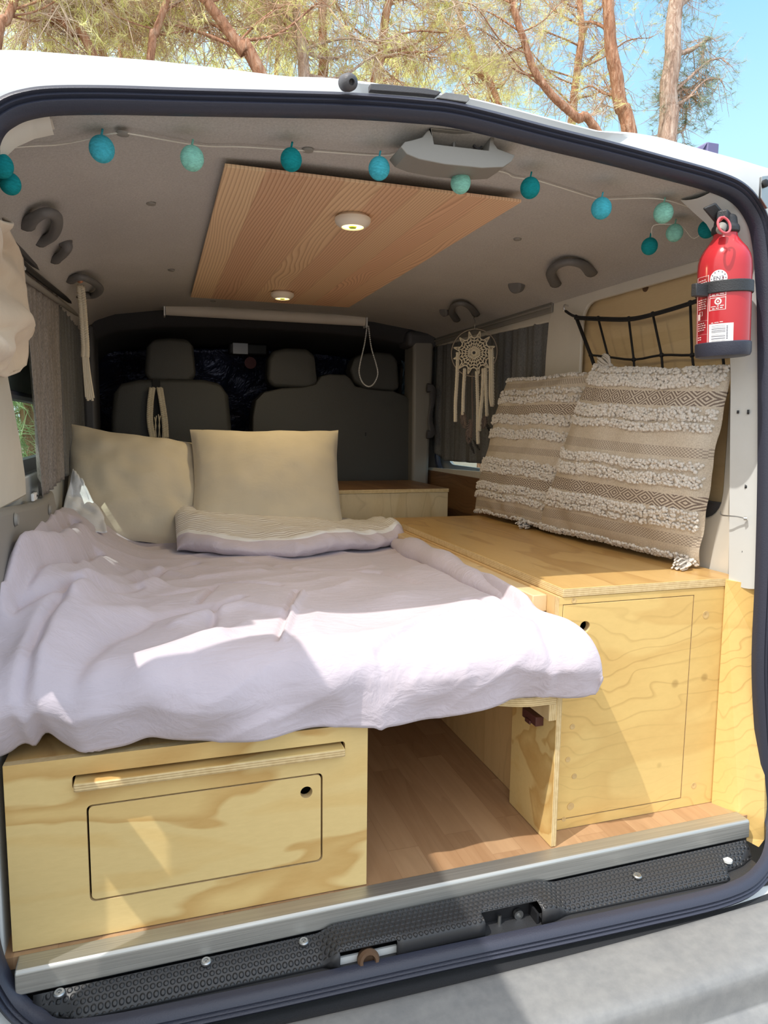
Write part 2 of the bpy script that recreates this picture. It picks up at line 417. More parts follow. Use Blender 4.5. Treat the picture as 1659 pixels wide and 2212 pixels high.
# striped duvet underside
m = NT('striped_cotton', .9, .15); o = m.sep(m.coord()); wv = m.noise(m.coord((1, .6, 1)), 9, 3, .55)
f = m.math('FRACT', m.math('MULTIPLY', m.math('MULTIPLY_ADD', wv, .045, m.math('MULTIPLY_ADD', o[2], .8, o[1])), 1/.0155))
m.col(m.ramp(f, [(0., (.80, .78, .76)), (.58, (.80, .78, .76)), (.66, (.40, .34, .31)), (.84, (.42, .36, .33)), (.92, (.8, .78, .76))]))
m.bump(m.noise(m.coord((1, 2.5, 1)), 18, 3), .25, .02); M['striped'] = m.mat
def weave(name, a, b, sc=420):
    m = NT(name, .95, .1); v = m.coord((1, 1, .35)); h = m.noise(v, sc, 3, .7); h2 = m.noise(m.coord((3, 3, .3)), 30, 2)
    c = m.ramp(h, [(.36, a), (.64, b)]); c = m.mix(.25, c, m.ramp(h2, [(.35, a), (.65, b)])); m.col(c).bump(h, .3, .004)
    return m.mat
M['curtain_warm'] = weave('grey_brown_curtain', (.16, .145, .135), (.36, .325, .295))
M['curtain_grey'] = weave('grey_curtain', (.115, .118, .122), (.22, .222, .225))
M['vinyl'] = flat('grey_vinyl', (.062, .062, .058), .55, bump=.25, bscale=350)
M['belt'] = flat('black_webbing', (.02, .02, .022), .8)
m = NT('navy_foil', .32, .5, .35); v = m.coord(); wv = m.noise(v, 5, 5, .6, .6)
m.col(m.ramp(wv, [(.35, (.008, .013, .042)), (.7, (.022, .034, .09))])).bump(wv, .8, .06); M['foil'] = m.mat
m = NT('quilted_foil', .35, .5, .2, (.26, .40, .54)); o = m.sep(m.coord())
q1 = m.math('ABSOLUTE', m.math('SUBTRACT', m.math('FRACT', m.math('MULTIPLY', m.math('ADD', o[0], o[2]), 14.)), .5))
q2 = m.math('ABSOLUTE', m.math('SUBTRACT', m.math('FRACT', m.math('MULTIPLY', m.math('SUBTRACT', o[0], o[2]), 14.)), .5))
m.bump(m.math('ADD', q1, q2), 1., .05); M['quilt'] = m.mat
def felted(name, c):
    m = NT(name, .95, .1); v = m.coord((1, 1, 3)); h = m.noise(v, 130, 3, .7, .4)
    m.col(m.ramp(h, [(.3, tuple(q*.72 for q in c)), (.7, tuple(min(1, q*1.12) for q in c))])).bump(h, .5, .004); return m.mat
M['ball_blue'] = felted('thread_sky_blue', (.075, .50, .62)); M['ball_mint'] = felted('thread_mint', (.30, .68, .56)); M['ball_teal'] = felted('thread_teal', (.012, .27, .29))
M['red_paint'] = flat('red_lacquer', (.52, .030, .038), .18)
M['label_white'] = flat('label_white', (.85, .85, .85), .4); M['label_pink'] = flat('label_print_white', (.86, .66, .64), .4)
M['label_dark_red'] = flat('label_dark_red', (.36, .02, .03), .3)
M['ring_pink'] = flat('pin_ring_red', (.70, .12, .14), .4)
M['lime'] = flat('lime_sticker', (.62, .80, .10), .5)
M['bar_ink'] = flat('bar_ink', (.10, .10, .14), .5)
M['led_body'] = flat('led_body_cream', (.82, .74, .62), .4)
m = NT('led_glow', .4); m.b.inputs['Base Color'].default_value = (1, .85, .5, 1); m.b.inputs['Emission Color'].default_value = (1, .78, .32, 1); m.b.inputs['Emission Strength'].default_value = 2.2; M['led_glow'] = m.mat
M['blind_fabric'] = fabric('blind_fabric', (.72, .66, .58), crease=0)
M['bead'] = flat('bead_white', (.75, .75, .75), .3)
M['feather'] = fabric('feather_brown', (.16, .12, .10), scale=300, bump=.4); M['feather_dark'] = flat('feather_dark', (.03, .03, .03), .7)
M['hoop'] = flat('hoop_wire', (.30, .25, .20), .6)
M['net_cord'] = flat('black_bungee', (.012, .012, .014), .7, bump=.3, bscale=900)
M['screw_wood'] = flat('wood_plug', (.62, .42, .18), .5, var=.2)
M['pink_disc'] = flat('pink_disc', (.16, .05, .06), .6)
M['mirror_metal'] = flat('mirror_metal', (.30, .30, .31), .4, .6)
# glass that lets the daylight through
m = NT('window_glass', .05, .5); tr = m.n('BsdfTransparent'); tr.inputs[0].default_value = (.80, .86, .84, 1); gl = m.n('BsdfGlossy'); gl.inputs['Roughness'].default_value = .03
ms = m.n('MixShader'); ms.inputs[0].default_value = .07; m.l(tr.outputs[0], ms.inputs[1]); m.l(gl.outputs[0], ms.inputs[2]); m.l(ms.outputs[0], m.t.nodes['Material Output'].inputs[0]); M['glass'] = m.mat
# outdoors
m = NT('gravel', .9, .2); v = m.coord(); h = m.noise(v, 40, 6, .75); h2 = m.noise(v, 1.2, 4)
m.col(m.mix(.5, m.ramp(h, [(.3, (.16, .13, .11)), (.7, (.50, .43, .36))]), m.ramp(h2, [(.3, (.36, .29, .22)), (.7, (.52, .44, .34))]))).bump(h, 1., .03); M['gravel'] = m.mat
m = NT('pine_bark', .9, .2); v = m.coord((6, 6, 1.6)); h = m.noise(v, 3.2, 6, .7, .8)
m.col(m.ramp(h, [(.3, (.24, .10, .055)), (.5, (.52, .27, .165)), (.72, (.76, .52, .38))])).bump(h, 1., .05); M['bark'] = m.mat
m = NT('pale_bark', .9, .2); v = m.coord((6, 6, 1.6)); h = m.noise(v, 3.2, 6, .7, .8)
m.col(m.ramp(h, [(.3, (.30, .18, .13)), (.5, (.60, .43, .34)), (.72, (.84, .72, .62))])).bump(h, 1., .05); M['bark_pale'] = m.mat
M['twig'] = flat('dry_twig', (.60, .40, .27), .9, var=.3); M['twig_pale'] = flat('pale_twig', (.66, .52, .40), .9)
def needle(name, a, b):
    m = NT(name, .7, .2); oi = m.noise(m.coord(), 2.5, 3); c = m.ramp(oi, [(.35, a), (.65, b)]); m.col(c)
    tl = m.n('BsdfTranslucent'); m.l(c, tl.inputs[0]); ms = m.n('MixShader'); ms.inputs[0].default_value = .6
    m.l(m.b.outputs[0], ms.inputs[1]); m.l(tl.outputs[0], ms.inputs[2]); m.l(ms.outputs[0], m.t.nodes['Material Output'].inputs[0]); return m.mat
M['needle'] = needle('pine_needles_yellow_green', (.74, .76, .30), (.95, .92, .58)); M['needle_b'] = needle('pine_needles_blue_green', (.34, .44, .30), (.58, .64, .48))
M['leaf'] = needle('leaf_green', (.34, .50, .24), (.72, .82, .52))
# =================================================================== the setting: the van's shell
def sq(px, py, y=1.11): q = aty(px, py, y); return (q.x, q.y, q.z)
SEAL = [(-.13,1.03,-.076),(.1,1.02,-.077),(.45,1.014,-.077),(.8,1.006,-.077),(1.03,1.006,-.076),(1.14,1.03,-.066),(1.215,1.075,-.035),
        sq(1668,1745), sq(1659,1650), sq(1648,1450), sq(1656,1240), sq(1662,1000), sq(1662,700), sq(1658,600), sq(1652,525), sq(1638,468), sq(1603,419), sq(1545,390),
        sq(1424,356), sq(1310,326), sq(1191,297), sq(1000,249), sq(900,236), sq(760,226), sq(619,222), sq(400,217), sq(240,213), sq(120,214), sq(58,222), sq(15,238), sq(-20,268), sq(-42,330),
        (-.252,1.11,1.05),(-.272,1.11,.6),(-.275,1.11,.25),(-.265,1.105,.05),(-.24,1.09,-.03),(-.195,1.06,-.066)]
SP = smooth_path(SEAL, 6, True)
def sweep_loop(path, prof, m=0):
    """sweep a closed profile (outward, towards the cab) around the opening"""
    N = len(path); mb = MB(); K = len(prof); vs = []
    for i, p in enumerate(path):
        t = path[(i+1) % N]-path[i-1]; n = V(t.z, 0, -t.x)
        n = n.normalized() if n.length > 1e-6 else V(0,0,-1)
        vs += [p + n*a + V(0, b, 0) for (a, b) in prof]
    fs = [(i*K+k, i*K+(k+1) % K, ((i+1) % N)*K+(k+1) % K, ((i+1) % N)*K+k) for i in range(N) for k in range(K)]
    mb.add(vs, fs, m); return mb
PROF = [(-.016,.014),(-.0155,.004),(-.011,-.005),(-.005,-.008),(-.001,-.004),(.002,-.009),(.006,-.006),(.009,-.011),(.014,-.008),(.016,.004),(.016,.014)]
struct(sweep_loop(SP, PROF).build('trim_1', M['seal_rubber'], angle=60))

# white steel frame round the opening, turning into the roof and the van's sides
def frame_outer(p):
    if p.z > 1.0:
        zt = interp(p.x, [(-.25,1.272),(-.178,1.289),(.006,1.304),(.097,1.308),(.187,1.311),(.24,1.318),(.31,1.322),(.458,1.319),(.62,1.307),(.70,1.3055),(.76,1.311),(.815,1.311),(.9,1.303),(.991,1.295),(1.053,1.288),(1.2,1.27)])
        side = sst((p.x-1.03)/.11) if p.x > .5 else sst((-.15-p.x)/.07)
        xo = p.x + (.10*side if p.x > .5 else -.08*side)
        zo = lerp(zt, p.z+.02, side*.7)
        zo = max(zo, p.z+.004); yo_ = 1.118+.28*max(0, (zo-CAM.z)*1.055-(p.z-CAM.z)); k_ = yo_/1.06
        return V(xo*k_, yo_, CAM.z+(zo-CAM.z)*k_)
    if p.z > -.02: return V(p.x + (.09 if p.x > .5 else -.075), 1.09, p.z)
    return V(p.x + (.06 if p.x > .9 else (-.06 if p.x < -.15 else 0)), p.y-.02, p.z-.05)
mb = MB(); N = len(SP); vs = []
for i, p in enumerate(SP):
    t = SP[(i+1) % N]-SP[i-1]; n = V(t.z, 0, -t.x).normalized()
    a = p+n*.012+V(0,.006,0); o = frame_outer(p)
    b = a.lerp(o, .35)+V(0,.006,0); c = a.lerp(o, .8)+V(0,-.004,0)
    vs += [p-n*.010+V(0,.016,0), a, b, c, o, o+V(0,.03,0)+ (o-a).normalized()*.004]
fs = [(i*6+k, i*6+k+1, ((i+1) % N)*6+k+1, ((i+1) % N)*6+k) for i in range(N) for k in range(5)]
mb.add(vs, fs); struct(mb.build('wall_rear', M['white_paint'], angle=60))

# roof skin, outer sides, front
def roof_z(x, y): return 1.318 - .022*((x-.45)/.72)**2 - .05*max(0, abs((x-.45)/.72)-.75)*2
mb = MB(); mb.grid(lambda u, v: V(lerp(-.33, 1.28, u), lerp(1.20, 4.3, v), roof_z(lerp(-.33, 1.28, u), 0)+.012), 24, 8)
mb.grid(lambda u, v: V(lerp(-.33, 1.28, u), lerp(1.15, 4.3, v), roof_z(lerp(-.33, 1.28, u), 0)+.022), 24, 8)
struct(mb.build('roof', M['white_paint']))
mb = MB()   # left flank, window opening lowered and rear edge extended to limit sun patches
mb.plate([[(1.038,-.3),(4.3,-.3),(4.3,1.30),(1.038,1.30)], rrect(1.62, 2.72, .70, .88, .05)], (-.33,0,0), (0,1,0), (0,0,1), .012)
struct(mb.build('wall_left', M['white_paint'], angle=30))
mb = MB()   # right flank with its window opening
mb.plate([[(1.13,-.3),(4.3,-.3),(4.3,1.30),(1.13,1.30)], rrect(2.12, 3.02, .655, 1.17, .07)], (1.27,0,0), (0,1,0), (0,0,1), .012)
struct(mb.build('wall_right', M['white_paint'], angle=30))
mb = MB(); mb.box(-.33, 1.28, 4.3, 4.32, -.3, 1.32); struct(mb.build('wall_front', M['black']))
mb = MB(); mb.box(-.321, -.317, 1.60, 2.74, .68, 1.18); w1 = struct(mb.build('window_1', M['glass']))
mb = MB(); mb.tube([(-.305, y, z) for (y, z) in rrect(1.62, 2.72, .70, .88, .05)], .012, 8, True); mb.box(-.315,-.30, 1.70,1.712,.70,.88); mb.box(-.318,-.295,1.62,2.72,.705,.735)
struct(mb.build('window_frame', M['seal_rubber'], w1))
mb = MB(); mb.box(1.272, 1.276, 2.10, 3.04, .635, 1.19); w2 = struct(mb.build('window_2', M['glass']))
mb = MB(); mb.tube([(1.235, y, z) for (y, z) in rrect(2.08, 3.06, .62, 1.222, .085)], .014, 8, True); struct(mb.build('window_frame', M['seal_rubber'], w2))

mb = MB(); mb.box(-.268,-.246,1.13,1.6,-.04,.33); struct(mb.build('trim_19', M['white_paint'], bevel=.004))
# load floor
mb = MB(); mb.box(-.27, 1.21, 1.125, 4.25, -.02, 0); struct(mb.build('floor', M['floor']))
mb = MB(); mb.box(-.33, 1.178, 1.112, 4.3, -.12, -.021); struct(mb.build('trim_2', M['black_plastic']))

# felt headliner
IN_ARCH = [(0,1.165),(.03,1.215),(.08,1.245),(.2,1.272),(.35,1.284),(.5,1.287),(.65,1.284),(.8,1.274),(.92,1.25),(.97,1.232),(1,1.21)]
REAR = [(lambda q: (q.x, q.z))(aty(px, py-7, 1.122)) for (px, py) in ((-24,292),(0,267),(48,241),(100,235),(261,235),(450,240),(619,248),(800,255),(1000,273),(1191,318),(1422,376),(1510,403),(1562,420),(1598,436),(1622,470))]
def lining(u, v):
    y = lerp(1.122, 3.03, v**1.6)
    xr = lerp(REAR[0][0], REAR[-1][0], u); zr = interp(xr, REAR)
    xi = lerp(-.268, 1.205, u); zi = interp(u, IN_ARCH)
    
    k = sst((y-1.122)/.20)
    dip = -.010*math.exp(-((y-1.19)/.05)**2)
    return V(lerp(xr, xi, k), y, lerp(zr, zi, k)+dip*min(1, 4*u*(1-u)))
mb = MB(); mb.grid(lining, 60, 60)
# roof cross member ahead of the seats, then the darker cab lining
struct(mb.build('ceiling', M['felt'], angle=0))
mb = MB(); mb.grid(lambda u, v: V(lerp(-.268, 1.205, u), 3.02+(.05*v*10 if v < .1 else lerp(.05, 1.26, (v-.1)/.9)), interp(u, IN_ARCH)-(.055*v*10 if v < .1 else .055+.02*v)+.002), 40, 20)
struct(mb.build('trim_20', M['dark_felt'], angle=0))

# ---- right side: inner panels
# rear corner post, white steel: turns from the seal to the load space
PXO = [(lambda q: (q.z, q.x))(aty(px, py, 1.118)) for (px, py) in ((1642,1260),(1646,1100),(1650,900),(1652,666),(1648,545),(1634,495),(1606,437),(1566,417),(1500,396))]
PXI = [(lambda q: (q.z, q.x))(aty(px, py, 1.188)) for (px, py) in ((1574,1260),(1577,1000),(1579,800),(1573,650),(1562,560),(1548,508),(1528,472),(1500,446),(1470,425))]
def post_r(v):
    z = lerp(.50, 1.262, v); return z, interp(z, PXO), interp(z+.012*v, PXI)
def postgrid(u, v):
    z, xo, xi = post_r(v)
    if u < .5: k = u/.5; return V(lerp(xo, xi, k), lerp(1.118, 1.188, k), z - .006*math.sin(math.pi*k))
    k = (u-.5)/.5; return V(lerp(xi, 1.235, k**.7), lerp(1.188, 1.30, k), z-.004*k)
mb = MB(); mb.grid(postgrid, 12, 40); struct(mb.build('trim_3', M['white_paint'], angle=50))
mb = MB()
for (px, py, r) in ((1595,890,.0032),(1617,890,.0045),(1612,1051,.004),(1606,1191,.004),(1606,1222,.002),(1612,760,.0025)):
    t = (1105-py)/1000; c = aty(px, py, lerp(1.118, 1.188, max(0, min(1, (1648-px)/72)))); mb.lathe([(r, -.003),(r, .0012)], c, (.72,-.69,0), 14)
mb.build('screw_hole', M['black'], bpy.data.objects['trim_3'], smooth=False)
# upper side panel: white steel surround and the ply infill
mb = MB()
mb.plate([[(1.22,.5),(2.07,.5),(2.06,1.05),(2.05,1.16),(2.02,1.222),(1.22,1.21)], [(y, z) for (y, z) in rrect(1.27, 1.86, .62, 1.186, .06)]], (1.2,0,0), (0,1,0), (0,0,1), .012)
mb.plate([[(2.0,1.16),(3.1,1.185),(3.1,1.24),(1.95,1.222),(2.02,1.20)]], (1.205,0,0), (0,1,0), (0,0,1), .012)
mb.plate([[(2.05,.60),(3.12,.56),(3.12,.635),(2.05,.665)]], (1.2,0,0), (0,1,0), (0,0,1), .012)
struct(mb.build('trim_4', M['cream_paint'], bevel=.004, angle=30))
mb = MB(); mb.box(1.222, 1.23, 1.24, 1.90, .55, 1.21)
q = struct(mb.build('trim_5', M['ply_panel']))
mb = MB(); mb.lathe([(.011,-.002),(.011,.001)], atx(1395, 621, 1.2215), (1,0,0), 16); mb.lathe([(.004,-.002),(.004,.001)], atx(1414, 606, 1.2215), (1,0,0), 12)
mb.build('knot', M['rust'], q, smooth=False)
# low dark wood lining under the side window
mb = MB(); mb.box(1.19, 1.2, 1.95, 3.1, .40, .625); mb.box(1.17, 1.2, 2.35, 2.42, .625, .64); struct(mb.build('trim_6', M['dark_wood'], bevel=.002))
mb = MB(); mb.box(1.205, 1.215, 1.22, 1.96, .40, .66); struct(mb.build('trim_7', M['dark_grey_plastic'], bevel=.002))
# white ply strip between bench front and sill, right corner
mb = MB()
prof = [(1.146,1.187,.505),(1.151,1.187,0.0),(1.176,1.135,0.0),(1.180,1.128,-.052),(1.205,1.104,-.064),(1.218,1.104,-.05),(1.228,1.110,.0),(1.234,1.116,.05),(1.222,1.116,.18),(1.198,1.116,.34),(1.182,1.116,.505)]
n = V(-.9,-.43,0).normalized()
vs = [V(*p) for p in prof]; K = len(vs)
mb.add(vs+[q-n*.012 for q in vs], [tuple(range(K-1,-1,-1)), tuple(range(K, 2*K))]+[(k, (k+1) % K, K+(k+1) % K, K+k) for k in range(K)])
tag(mb.build('corner_board', M['ply_bench'], smooth=False), 'narrow yellow plywood board filling the corner beside the bench, under the white post', 'board')

# ---- left side: inner panels
mb = MB()
bd = [(1.13,.665),(1.66,.665),(1.655,.72),(1.625,.78),(1.565,.86),(1.50,.95),(1.475,1.03),(1.47,1.10),(1.50,1.165),(1.13,1.19)]
mb.plate([bd], (-.282,0,0), (0,1,0), (0,0,1), .012)
struct(mb.build('trim_8', M['cream_paint'], bevel=.004, angle=30))
mb = MB(); mb.plate([[(1.66,.665),(1.73,.665),(1.72,.76),(1.64,.86),(1.56,.97),(1.53,1.10),(1.47,1.10),(1.475,1.03),(1.50,.95),(1.565,.86),(1.625,.78),(1.655,.72)]], (-.296,0,0), (0,1,0), (0,0,1), .01)
struct(mb.build('trim_9', M['grey_plastic'], bevel=.003, angle=30))
mb = MB(); mb.box(-.30,-.285,1.5,3.1,.40,.70); struct(mb.build('trim_10', M['white_paint'], bevel=.004))
mb = MB(); mb.plate([[(1.13,.40),(2.0,.40),(1.985,.60),(1.93,.655),(1.80,.645),(1.62,.652),(1.13,.69)]], (-.282,0,0), (0,1,0), (0,0,1), .03)
gt = struct(mb.build('trim_11', M['grey_plastic'], bevel=.012, seg=3, angle=30))
mb = MB()
for (y, z) in ((1.42,.645),(1.84,.615)): mb.lathe([(.013,-.002),(.010,.003),(.006,.001)], (-.249,y,z), (1,0,0), 16)
mb.build('plastic_clip', M['grey_plastic'], gt)
mb = MB(); mb.tube([(-.262,1.13,1.185),(-.262,1.6,1.168),(-.262,2.2,1.20),(-.262,3.1,1.215)], .008, 8); mb.tube([(-.268,1.5,1.150),(-.268,2.2,1.185),(-.268,3.0,1.20)], .006, 8)
struct(mb.build('trim_12', M['dark_grey_plastic']))
# cream corner gusset at the top left, ahead of the seal
mb = MB()
def gus(u, v):
    a = [V(-.19,1.118,1.19), V(-.165,1.118,1.222), V(-.135,1.118,1.234), V(-.118,1.118,1.24)]
    b = [aty(0, 352, 1.17), aty(35, 318, 1.17), aty(75, 300, 1.17), aty(117, 291, 1.17)]
    c = [aty(0, 275, 1.13), aty(30, 250, 1.13), aty(70, 237, 1.13), aty(105, 240, 1.13)]
    k = u*3; i = min(2, int(k)); f = k-i
    p = b[i].lerp(b[i+1], f); q = c[i].lerp(c[i+1], f); return q.lerp(p, v)+V(0,0,-.004*math.sin(math.pi*v))
mb.grid(gus, 18, 10); mb2 = [q+V(0,.012,.012) for q in mb.v]; fs0 = list(mb.f); mb.add(mb2, [f[::-1] for f in fs0])
struct(mb.build('trim_13', M['cream_paint']))
# partition pillars beside the seats
mb = MB()
P = [(aty(893,735,3.0)), (aty(938,735,3.0)), (aty(925,1052,3.0)), (aty(890,1052,3.0))]
mb.add([P[3], P[2], P[1], P[0]]+[p+V(.02,.18,0) for p in (P[3],P[2],P[1],P[0])], [(0,1,2,3),(7,6,5,4),(0,4,5,1),(1,5,6,2),(2,6,7,3),(3,7,4,0)])
struct(mb.build('trim_14', M['grey_plastic'], bevel=.015, seg=3))
mb = MB(); mb.box(1.06, 1.205, 3.0, 3.14, 1.175, 1.245); struct(mb.build('trim_15', M['dark_grey_plastic'], bevel=.02, seg=3))
mb = MB(); mb.box(-.275,-.225,3.0,3.2,.3,1.2); struct(mb.build('trim_16', M['dark_grey_plastic'], bevel=.015, seg=3))
mb = MB(); hp = [aty(922,838,2.96), aty(934,842,2.96), aty(934,870,2.97), aty(929,905,2.97), aty(933,935,2.96), aty(922,938,2.96)]
mb.tube(smooth_path(hp, 4), [.006+.007*abs(math.cos(math.pi*i/20)) for i in range(21)], 8, flat=1.6)
tag(mb.build('pull_handle', M['dark_grey_plastic']), 'slim dark grey pull handle upright on the pillar beside the bench seat', 'handle')

# aluminium sill strip
mb = MB()
xs = (-.225, 1.176)
pr = [(1.133,.002),(1.1,.002),(1.096,-.002),(1.094,-.036),(1.098,-.036),(1.1,-.004),(1.133,-.003)]
vs = [V(x, y+(x-.45)*.012, z) for x in xs for (y, z) in pr]; K = len(pr)
mb.add(vs, [(k, (k+1) % K, K+(k+1) % K, K+k) for k in range(K)]+[tuple(range(K-1,-1,-1)), tuple(range(K, 2*K))])
tag(mb.build('sill_strip', M['alu'], bevel=.002, smooth=False), 'brushed aluminium edge strip along the rear end of the wooden floor', 'trim strip')

# tread plate
def tread_prof(x):
    """heights of the black cover across the sill: (z at the strip, z at the outer edge, outer y)"""
    a = sst((x-.235)/.03)*(1-sst((x-.66)/.04))
    return a
mb = MB()
XS = [-.20+.0125*i for i in range(int((1.165+.20)/.0125)+1)]
rows = []
for x in XS:
    a = tread_prof(x)
    yo = interp(x, [(-.2,1.072),(-.15,1.055),(-.14,1.046),(.24,1.044),(.44,1.044),(1.0,1.032),(1.06,1.030),(1.075,1.055),(1.12,1.062),(1.165,1.08)])
    if a > .2: yo = lerp(yo, 1.030, a)
    yi = 1.094+(x-.45)*.012
    z0 = -.0365+.010*a; z1 = -.058+.022*a; zb = -.068
    rows.append([V(x, yi, z0-.02), V(x, yi-.004, z0), V(x, lerp(yi, yo, .35), lerp(z0, z1, .2)), V(x, lerp(yi, yo, .7), lerp(z0, z1, .6)), V(x, yo+.004, z1), V(x, yo, z1-.004), V(x, yo, zb)])
K = 7
mb.add([q for r in rows for q in r], [((i)*K+k, (i)*K+k+1, (i+1)*K+k+1, (i+1)*K+k) for i in range(len(XS)-1) for k in range(K-1)])
# drop the faces in front of the latch recess and the tow eye gap
def gap(x): return .522 < x < .632
def gap2(x): return .265 < x < .36
keepf = []; keepm = []
for f in mb.f:
    c = sum((mb.v[i] for i in f), V(0,0,0))/4
    k = f[0] % K
    if gap(c.x) and k >= 3: continue
    if gap2(c.x) and k >= 4: continue
    keepf.append(f[::-1])
mb.f = keepf; mb.m = [0]*len(keepf)
tr = tag(mb.build('tread_plate', M['tread'], angle=50), 'black studded plastic tread plate lying along the sill outside the aluminium strip', 'tread plate')
so_ = tr.modifiers.new('thick', 'SOLIDIFY'); so_.thickness = .003; so_.offset = 1
def on_tread(px, py):
    z = -.048
    for _ in range(8):
        p = atz(px, py, z); yi = 1.090+(p.x-.45)*.012; yo = interp(p.x, [(-.2,1.072),(-.15,1.055),(-.14,1.046),(.44,1.044),(1.0,1.032),(1.06,1.030),(1.075,1.055),(1.165,1.08)])
        t_ = max(0, min(1, (yi-p.y)/(yi-yo))); z = lerp(-.0365, -.058, interp(t_, [(0,0),(.35,.2),(.7,.6),(1,1)]))
    return atz(px, py, z+.0012)
def screw(px, py, z, r=.0085):
    c = on_tread(px, py); mb = MB(); mb.lathe([(r,-.002),(r,.001),(r*.8,.0028),(r*.45,.0028),(r*.4,.0012),(r*.18,.0012),(r*.15,.003),(.0005,.003)], c, (0,-.08,1), 20)
    return lab(mb.build('screw', M['steel'], tr, origin=None), 'silver screw in the black tread plate')
for (px, py) in ((128,2145),(445,2077),(656,2034),(1377,1892)): screw(px, py, -.052)
mb = MB(); c = on_tread(1572, 1858)+V(0,0,.001); mb.lathe([(.009,-.004),(.009,.0006)], c, (0,0,1), 20); lab(mb.build('screw_hole', M['white_paint'], tr), 'empty screw hole with white metal beneath')
# latch pocket in the tread plate
mb = MB()
mb.box(.525,.63,1.064,1.07,-.078,-.044); mb.box(.522,.526,1.034,1.066,-.078,-.046); mb.box(.629,.633,1.034,1.066,-.078,-.046)
mb.box(.525,.63,1.034,1.068,-.082,-.078)
lt = tag(mb.build('door_latch', M['black']), 'black door latch pocket with a bare metal lip in the middle of the tread plate', 'latch')
mb = MB(); mb.box(.527,.628,1.016,1.044,-.077,-.071); mb.box(.535,.565,1.042,1.052,-.077,-.068); mb.box(.59,.625,1.042,1.052,-.077,-.068); lab(mb.build('striker_plate', M['steel'], lt, bevel=.0015), 'bare scratched metal striker plate')
mb = MB(); mb.tube([(.565,1.055,-.077),(.565,1.055,-.05)], .0035, 10); mb.build('striker_pin', M['steel'], lt); mb = MB(); mb.lathe([(.009,-.003),(.009,.004),(.005,.004),(.005,-.002)], (.604,1.058,-.058), (0,-1,0), 18); mb.build('bolt', M['steel'], lt)
# tow eye socket
mb = MB(); c = V(.312,1.030,-.060)
mb.lathe([(.017,-.012),(.019,.0),(.016,.006),(.011,.006),(.009,-.006),(.002,-.008)], c, (0,-1,.25), 24)
te = tag(mb.build('threaded_socket', M['rust']), 'rusty round threaded socket showing through the gap in the tread plate', 'socket')
mb = MB(); mb.box(.262,.365,1.042,1.046,-.082,-.054); lab(mb.build('socket_plate', M['white_paint'], te), 'white painted metal behind the socket')

# bumper
mb = MB()
BP = [(.992,-.150),(.990,-.106),(.984,-.097),(.972,-.095),(.93,-.098),(.885,-.102),(.872,-.106),(.866,-.114),(.863,-.150),(.860,-.168),(.850,-.174),(.838,-.178),(.833,-.19),(.83,-.25),(.84,-.34),(.9,-.42)]
def bump(u, v):
    x = lerp(-.5, 1.45, u); k = v*(len(BP)-1); i = min(len(BP)-2, int(k)); f = k-i
    y = lerp(BP[i][0], BP[i+1][0], f); z = lerp(BP[i][1], BP[i+1][1], f)
    return V(x, y+.035*((x-.47)/.95)**2-.008, z)
mb.grid(bump, 60, (len(BP)-1)*3)
bo = tag(mb.build('rear_bumper', M['bumper'], angle=60), 'weathered grey plastic rear bumper below the sill, its top scuffed', 'bumper')
bo.modifiers.new('thick', 'SOLIDIFY').thickness = .004
mb = MB(); mb.box(-.17, 1.16, 1.024, 1.11, -.090, -.0665); struct(mb.build('trim_18', M['black_plastic'], bevel=.003))
mb = MB(); mb.box(-.35, 1.30, .96, 1.08, -.30, -.1005); struct(mb.build('trim_17', M['black_plastic'], bevel=.01))

# ground
mb = MB(); mb.grid(lambda u, v: V(lerp(-40, 40, u), lerp(-30, 60, v), -.56+.03*nz(u*60, v*60)), 80, 90); struct(mb.build('ground', M['gravel'], angle=0))

# left rear door, swung open beside the camera
mb = MB()
dl = [(1.0,-.05),(1.0,.98),(.99,1.08),(.998,1.178),(1.0,1.25),(.985,1.295),(.957,1.322),(.925,1.332),(.82,1.33),(.65,1.322),(.36,1.30),(.33,1.28),(.33,-.05)]
win = [(.90,.74),(.90,1.03),(.86,1.10),(.78,1.13),(.50,1.16),(.45,1.12),(.45,.74)]
mb.plate([dl[::-1], win], (-.315,0,0), (0,1,0), (0,0,1), .042)
dr = struct(mb.build('door_1', M['white_paint'], bevel=.006, angle=30))
mb = MB(); mb.plate([[(.92,.72),(.92,1.15),(.43,1.17),(.43,.72)][::-1]], (-.32,0,0), (0,1,0), (0,0,1), .004); struct(mb.build('door_panel', M['grey_plastic'], dr))
mb = MB(); mb.box(-.335,-.28,.98,1.07,.735,.872); mb.box(-.335,-.28,.98,1.07,.52,.575); mb.box(-.335,-.28,.98,1.07,-.05,.18); struct(mb.build('hinge_light_block', M['steel'], dr))  # unseen blocks at the hinges, sized to cut the sun through the door gap

